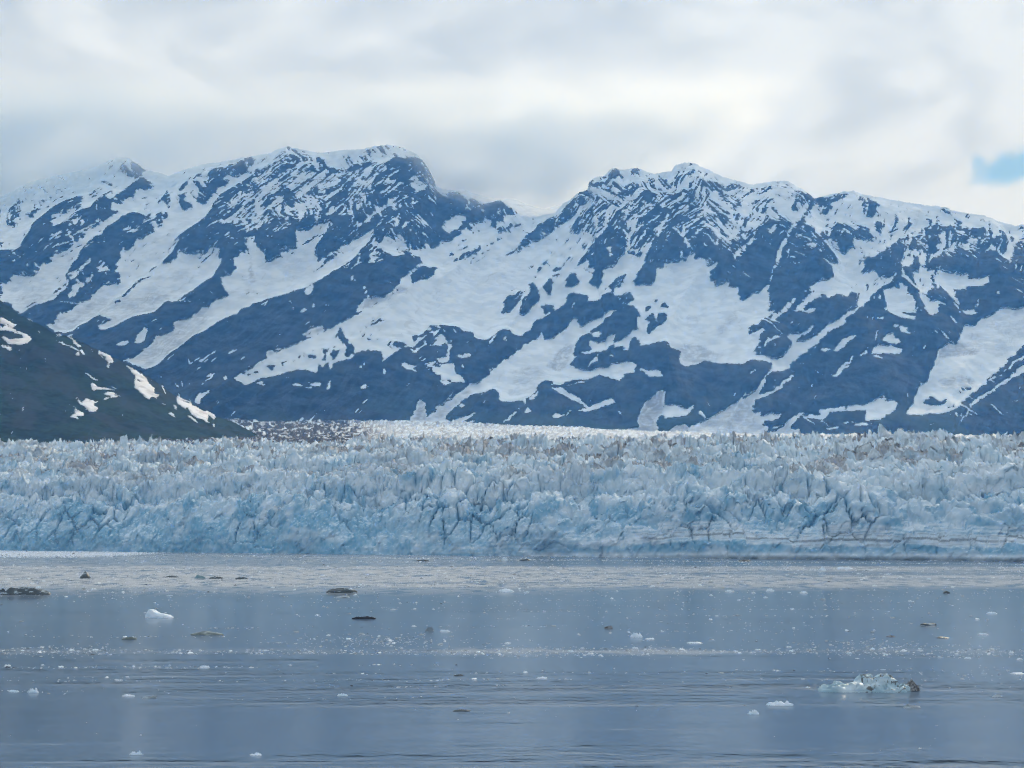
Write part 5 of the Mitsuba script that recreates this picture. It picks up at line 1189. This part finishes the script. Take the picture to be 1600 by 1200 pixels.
FLOES = [
    (-111.0, 447.1, 9.7, 2.85, 'slab', 'white ice slab with a raised lump at its left end, alone on open water'),
    (-205.7, 600.8, 20.6, 3.56, 'dark', 'long dark debris covered berg at the left edge below the brash ice'),
    (-215.7, 600.8, 3.0, 2.74, 'dark', 'small blackish ice knob touching the left picture edge'),
    (-237.6, 790.0, 6.1, 4.32, 'cone', 'dark pointed ice mound standing in the brash at left'),
    (-73.8, 618.6, 15.0, 2.25, 'dark', 'long dark grey low berg on the edge of the brash left of centre'),
    (-68.2, 573.4, 5.7, 1.04, 'grey', 'small grey ice piece just below the long dark berg'),
    (-45.8, 440.8, 8.1, 0.9, 'log', 'thin black and white striped log like piece of ice left of centre'),
    (-80.1, 375.2, 8.8, 1.2, 'olive', 'low olive grey glassy ice piece under the white slab'),
    (-96.7, 360.3, 4.2, 0.82, 'olive', 'small olive grey glassy ice piece at left, on a band of ice bits'),
    (-7.7, 220.3, 3.1, 0.4, 'dark', 'flat dark ice piece with white tip, lowest of the dark pieces'),
    (-10.1, 272.1, 1.9, 0.37, 'dark', 'thin dark sliver of ice just below the long white line of brash'),
    (27.1, 399.0, 2.7, 0.91, 'spiky', 'brown spiky ice piece alone on blue water right of centre'),
    (32.1, 366.5, 3.3, 1.34, 'white', 'white ice lump with two humps right of centre'),
    (34.9, 360.3, 2.6, 0.49, 'white', 'flat white piece beside the two humped white lump'),
    (5.6, 267.5, 2.2, 0.44, 'white', 'single white ice piece in the middle of the lower water'),
    (120.5, 412.0, 5.0, 0.75, 'bowed', 'dark bowed piece of ice near the right edge'),
    (187.4, 612.5, 3.3, 1.12, 'dark', 'small dark sliver of ice at right, below the brash'),
    (157.5, 467.0, 3.8, 0.77, 'white', 'white ice piece near the right edge above the dark bowed piece'),
    (42.7, 227.4, 4.5, 0.94, 'ragged', 'ragged white ice floe left of and below the big berg'),
    (36.5, 216.6, 1.9, 0.79, 'ragged', 'clump of crumbly white ice beside the ragged white floe'),
    (62.5, 224.2, 3.0, 0.72, 'grey', 'faded grey flat ice piece below the big berg'),
    (80.8, 238.4, 1.8, 0.55, 'grey', 'pale rounded ice piece right of the big berg'),
    (68.9, 247.7, 2.0, 0.45, 'white', 'flat white ice piece touching the gravel end of the big berg'),
    (-2.8, 624.7, 7.3, 1.71, 'white', 'whitish ice piece on the near edge of the brash, centre'),
    (-22.6, 389.1, 2.4, 1.24, 'grey', 'grey pointed ice piece in the patch of ice bits left of centre'),
    (-18.1, 386.7, 3.1, 0.64, 'white', 'white ice piece beside the grey pointed one'),
    (-194.5, 810.5, 9.5, 1.11, 'dark', 'thin dark streak of ice in the brash right of the pointed mound'),
    (-173.9, 790.0, 6.4, 2.16, 'teal', 'teal blue ice lump in the brash at left'),
    (-164.6, 790.0, 8.6, 1.44, 'dark', 'dark flat ice beside the teal lump'),
    (-148.5, 780.2, 7.7, 1.24, 'dark', 'dark thin ice piece right of the teal lump'),
    (-75.8, 1198.8, 11.9, 1.64, 'dark', 'dark low ice piece in the open lead under the cliff, left of centre'),
    (11.0, 1222.2, 9.9, 1.67, 'dark', 'dark low ice piece close under the cliff, centre'),
    (196.5, 1198.8, 10.8, 1.64, 'dark', 'dark low ice piece close under the cliff, right of centre'),
    (-6.6, 1222.2, 5.5, 3.34, 'white', 'white ice lump close under the cliff, centre'),
    (203.7, 931.0, 5.0, 2.97, 'white', 'pointed white ice lump in the far brash at right'),
    (228.7, 974.5, 11.4, 1.77, 'white', 'low white ice piece right of the pointed white lump'),
    (-62.0, 288.1, 2.2, 0.66, 'ragged', 'small white ice clump at left under the line of brash'),
    (-85.6, 245.8, 1.9, 0.45, 'white', 'flat white ice piece at the lower left edge'),
    (-81.9, 244.8, 2.0, 0.9, 'ragged', 'white ice clump with a spike near the lower left edge'),
    (-64.1, 239.3, 2.4, 0.44, 'white', 'white ice sliver at lower left, first of two'),
    (-60.0, 236.7, 2.3, 0.54, 'grey', 'greyish ice sliver at lower left, second of two'),
    (-46.7, 178.5, 1.7, 0.58, 'ragged', 'white ice clump near the bottom left'),
    (-31.7, 178.0, 1.6, 0.41, 'white', 'white ice piece near the bottom, left of centre'),
    (-28.5, 240.2, 1.9, 0.44, 'white', 'white ice piece cut by the lower left third line, alone'),
    (95.7, 624.7, 4.2, 1.14, 'white', 'white ice piece in the thin brash right of centre'),
    (114.6, 631.0, 4.3, 1.44, 'white', 'white ice piece in the thin brash, second from centre'),
    (125.8, 612.5, 3.9, 0.98, 'white', 'white ice piece in the thin brash, third from centre'),
    (97.5, 275.6, 3.0, 0.5, 'white', 'white flat ice piece at the right edge above the water gloss'),
    (110.0, 364.4, 3.6, 0.5, 'dark', 'dark flat ice in the tan band at right'),
    (98.0, 368.7, 2.6, 0.5, 'spiky', 'brown ice bits at the left end of the tan band at right'),
    (123.9, 375.2, 3.0, 0.62, 'white', 'white ice lump right of the tan band'),
    (44.6, 348.4, 4.1, 0.48, 'white', 'white ice on the line of brash below the two humped lump'),
]
LOOK = {'slab': 'clean_ice', 'white': 'clean_ice', 'ragged': 'clean_ice', 'dark': 'dark_ice', 'cone': 'dark_ice', 'bowed': 'dark_ice', 'grey': 'grey_ice', 'log': 'striped_ice',
        'olive': 'olive_ice', 'spiky': 'brown_ice', 'teal': 'teal_ice'}
build_berg(61.6, 247.5, 17.3)
taken = []
for n_, (x, y, length, tall, style, text) in enumerate(FLOES):
    depth = length * {'log': 0.16, 'cone': 0.8}.get(style, 0.42)
    high = max(tall - depth * EYE_Z / y * 0.8, tall * 0.5)
    v, f = floe_mesh(length, depth, high, 700 + n_ * 3, style)
    add(numbered('ice_floe'), (turned(v, (n_ * 37) % 13 - 6, (x, y)), f), LOOK[style], 30, label=text, category='ice floe')
    taken.append((x, y, length * 0.6))


# brash ice: everything too small to name
def brash_amount(x, y):
    u = x / y
    w = 70 * (fb(x / 130, y / 90, 0.0, 3, 801) - 0.5)
    yy = y + w
    patch = fb(x / 34, y / 60, 0.0, 4, 803)
    streak = fb(x / 90, y / 16, 0.0, 3, 805)
    sm = lambda a, b, t: np.clip((t - a) / (b - a), 0, 1)
    lacuna = np.clip((fb(x / 200, y / 24, 4.0, 4, 815) - 0.36) * 5, 0.12, 1)
    far = lacuna * sm(640, 720, yy) * sm(1060, 1010, yy) * (0.35 + 1.1 * np.clip(patch - 0.2, 0, 1)) * (1 - 0.45 * sm(0.12, 0.2, u) * sm(820, 740, y))
    far += sm(575, 640, yy) * sm(760, 660, yy) * sm(-60, -170, x) * 0.5
    far += 0.35 * np.exp(-((yy - 995) / 16) ** 2)
    lead = sm(1000, 1100, y) * (0.03 + 0.6 * (streak > 0.66) + 1.2 * np.exp(-((y + 0.45 * x - 1268) / 14) ** 2) * (x > -250))
    foot = sm(-385, -430, x) * sm(1330, 1480, y) * 4.0 + np.exp(-((y - front_y(x) + 6) / 7) ** 2) * 0.6
    mid = sm(560, 640, y) * 0.0 + sm(620, 400, y) * 0 + 0.012 + 0.05 * np.clip((streak - 0.55) * 6, 0, 1) * sm(340, 420, y) + 0.035 * sm(480, 600, y)
    tan = 0.40 * np.exp(-((x + 34) / 17) ** 2 - ((y - 352) / 20) ** 2) + 0.40 * np.exp(-((x - 84) / 17) ** 2 - ((y - 341) / 13) ** 2) + 0.2 * np.exp(-((x - 85) / 14) ** 2 - ((y - 272) / 12) ** 2)
    line = np.exp(-((y - 324 - 12 * (fb(x / 34, x * 0, 1.0, 3, 807) - 0.5)) / (2.5 + 9.0 * nz(x / 17, x * 0, 2.0, 808))) ** 2) * (0.3 + 3.4 * np.clip(fb(x / 8, y / 4, 0.0, 3, 809) - 0.25, 0, 1))
    for k in range(26):
        yc, xc = 232 + 330 * ((k * 0.618) % 1.0) ** 1.3, (((k * 0.414) % 1.0) - 0.5) * 210
        half, wide = 9 + 34 * ((k * 0.733) % 1.0), 0.5 + 1.1 * ((k * 0.271) % 1.0)
        at = np.nonzero((np.abs(x - xc) < half * 2.2) & (np.abs(y - yc) < 9))[0]
        xa, ya = x[at], y[at]
        line[at] += 0.60 * np.exp(-((ya - yc - 0.05 * (xa - xc) * (((k * 0.37) % 1) - 0.5) - 4 * (nz(xa / 13, xa * 0 + k, 0.0, 811) - 0.5)) / wide) ** 2 - ((xa - xc) / half) ** 2) * (0.3 + nz(xa / 4, xa * 0 + k, 0.0, 812))
    l2 = np.exp(-((y - 288) / 1.6) ** 2) * 0.9 * sm(-45, -62, x) + np.exp(-((y - 265 - 0.02 * x) / 1.8) ** 2) * 0.4 * sm(30, -20, x)
    l3 = np.exp(-((y - 268 + 0.05 * x) / 1.5) ** 2) * 0.12 * sm(30, 45, x) * sm(75, 60, x)
    near = sm(330, 260, y) * 0.012 * (streak > 0.45)
    return np.where(y > 560, far + lead + foot, 0) * 0.15 + np.where(y <= 640, (mid * sm(330, 360, y) * 0.55 + tan + line + l2 + l3 + near) * 1.0, 0) + 0.0008


def build_brash():
    rng = np.random.default_rng(4242)
    count = 700000
    y = np.sqrt(rng.uniform(165 ** 2, 1800 ** 2, count))
    x = y * rng.uniform(-0.40, 0.40, count)
    area = 0.40 * (1800 ** 2 - 165 ** 2)
    chance = brash_amount(x, y) * area / count
    keep = (rng.random(count) < chance) & (y < front_y(x) + 6)
    x, y = x[keep], y[keep]
    size = np.clip(rng.lognormal(-0.85, 0.60, len(x)), 0.12, 2.2) * np.interp(y, [165, 330, 700, 1500], [0.40, 0.80, 1.25, 1.7])
    order = np.argsort(-size * 700 / y - rng.random(len(x)) * 0.3)
    big, made = [], []
    for i in order:
        if len(made) >= 150:
            break
        if abs(x[i] / y[i]) > 0.36 or any((x[i] - a) ** 2 + (y[i] - b) ** 2 < (r + size[i] + 0.004 * y[i]) ** 2 for a, b, r in taken):
            continue
        if y[i] < 300 and sum(y[m] < 300 for m in made) >= 14:
            continue
        taken.append((x[i], y[i], size[i]))
        made.append(i)
    zones = [(930, 'white ice lump in the open lead at the foot of the cliff', 'ice lumps under the cliff'), (560, 'whitish ice lump in the broad far band of brash ice', 'ice lumps in the far brash'),
             (345, 'small white ice lump scattered between the two brash bands', 'ice lumps between the bands'), (300, 'small white ice lump on the narrow white line of brash', 'ice lumps on the brash line'),
             (0, 'small white ice lump scattered on the near open water', 'ice lumps on the near water')]
    for i in made:
        _, text, group = next(z for z in zones if y[i] >= z[0])
        L = size[i] * 1.1
        v, f = floe_mesh(L, L * 0.6, L * rng.uniform(0.14, 0.26), 2000 + int(i), 'ragged' if rng.random() < 0.5 else 'white', 6, 16)
        add(numbered('ice_lump'), (turned(v, rng.uniform(0, 360), (x[i], y[i])), f), 'clean_ice' if rng.random() < 0.75 else 'grey_ice', False, label=text, category='ice lump', group=group)
    rest = np.setdiff1d(np.arange(len(x)), made)
    x, y, size = x[rest], y[rest], size[rest]
    n = len(x)
    ang = rng.uniform(0, 2 * np.pi, (n, 1)) + np.arange(4) * np.pi / 2 + rng.uniform(-0.5, 0.5, (n, 4))
    r0 = size[:, None] * rng.uniform(0.35, 0.65, (n, 4))
    r1 = r0 * rng.uniform(0.4, 0.85, (n, 4))
    h = size * rng.uniform(0.08, 0.26, n)
    ring = lambda r, z: np.stack([x[:, None] + r * np.cos(ang), y[:, None] + 0.7 * r * np.sin(ang), z], -1)
    low, mid, top = ring(r0, np.full((n, 4), -0.08)), ring(r1, h[:, None] * rng.uniform(0.6, 1.1, (n, 4))), np.stack([x, y, h * 1.1], -1)[:, None]
    V = np.concatenate([low, mid, top], 1)
    q, k = np.arange(4), (np.arange(4) + 1) % 4
    near = np.concatenate([np.stack([q, k, k + 4], 1), np.stack([q, k + 4, q + 4], 1), np.stack([q + 4, k + 4, q * 0 + 8], 1)])
    far = np.stack([q, k, q * 0 + 8], 1)                      # beyond 500 m a bit is a low pyramid
    at = np.arange(n)[:, None, None] * 9
    faces = np.vstack([(near[None] + at[y < 500]).reshape(-1, 3), (far[None] + at[y >= 500]).reshape(-1, 3)])
    V[y >= 500, 8, 2] *= 1.25
    tone_white = (y > 1330) & (x < -380)
    tone = np.where(rng.random(n) < 0.04, 0.0, np.clip(rng.normal(np.interp(y, [300, 340, 620, 900], [0.75, 0.55, 0.42, 0.48]), 0.26) + 0.5 * tone_white, 0.07, 1))
    add('brash_ice', (V.reshape(-1, 3), faces), 'brash', False, uv=np.stack([np.repeat(tone, 9), np.zeros(n * 9)], 1),
        label='countless small bits of brash ice floating in bands', category='brash ice', kind='stuff')


build_brash()
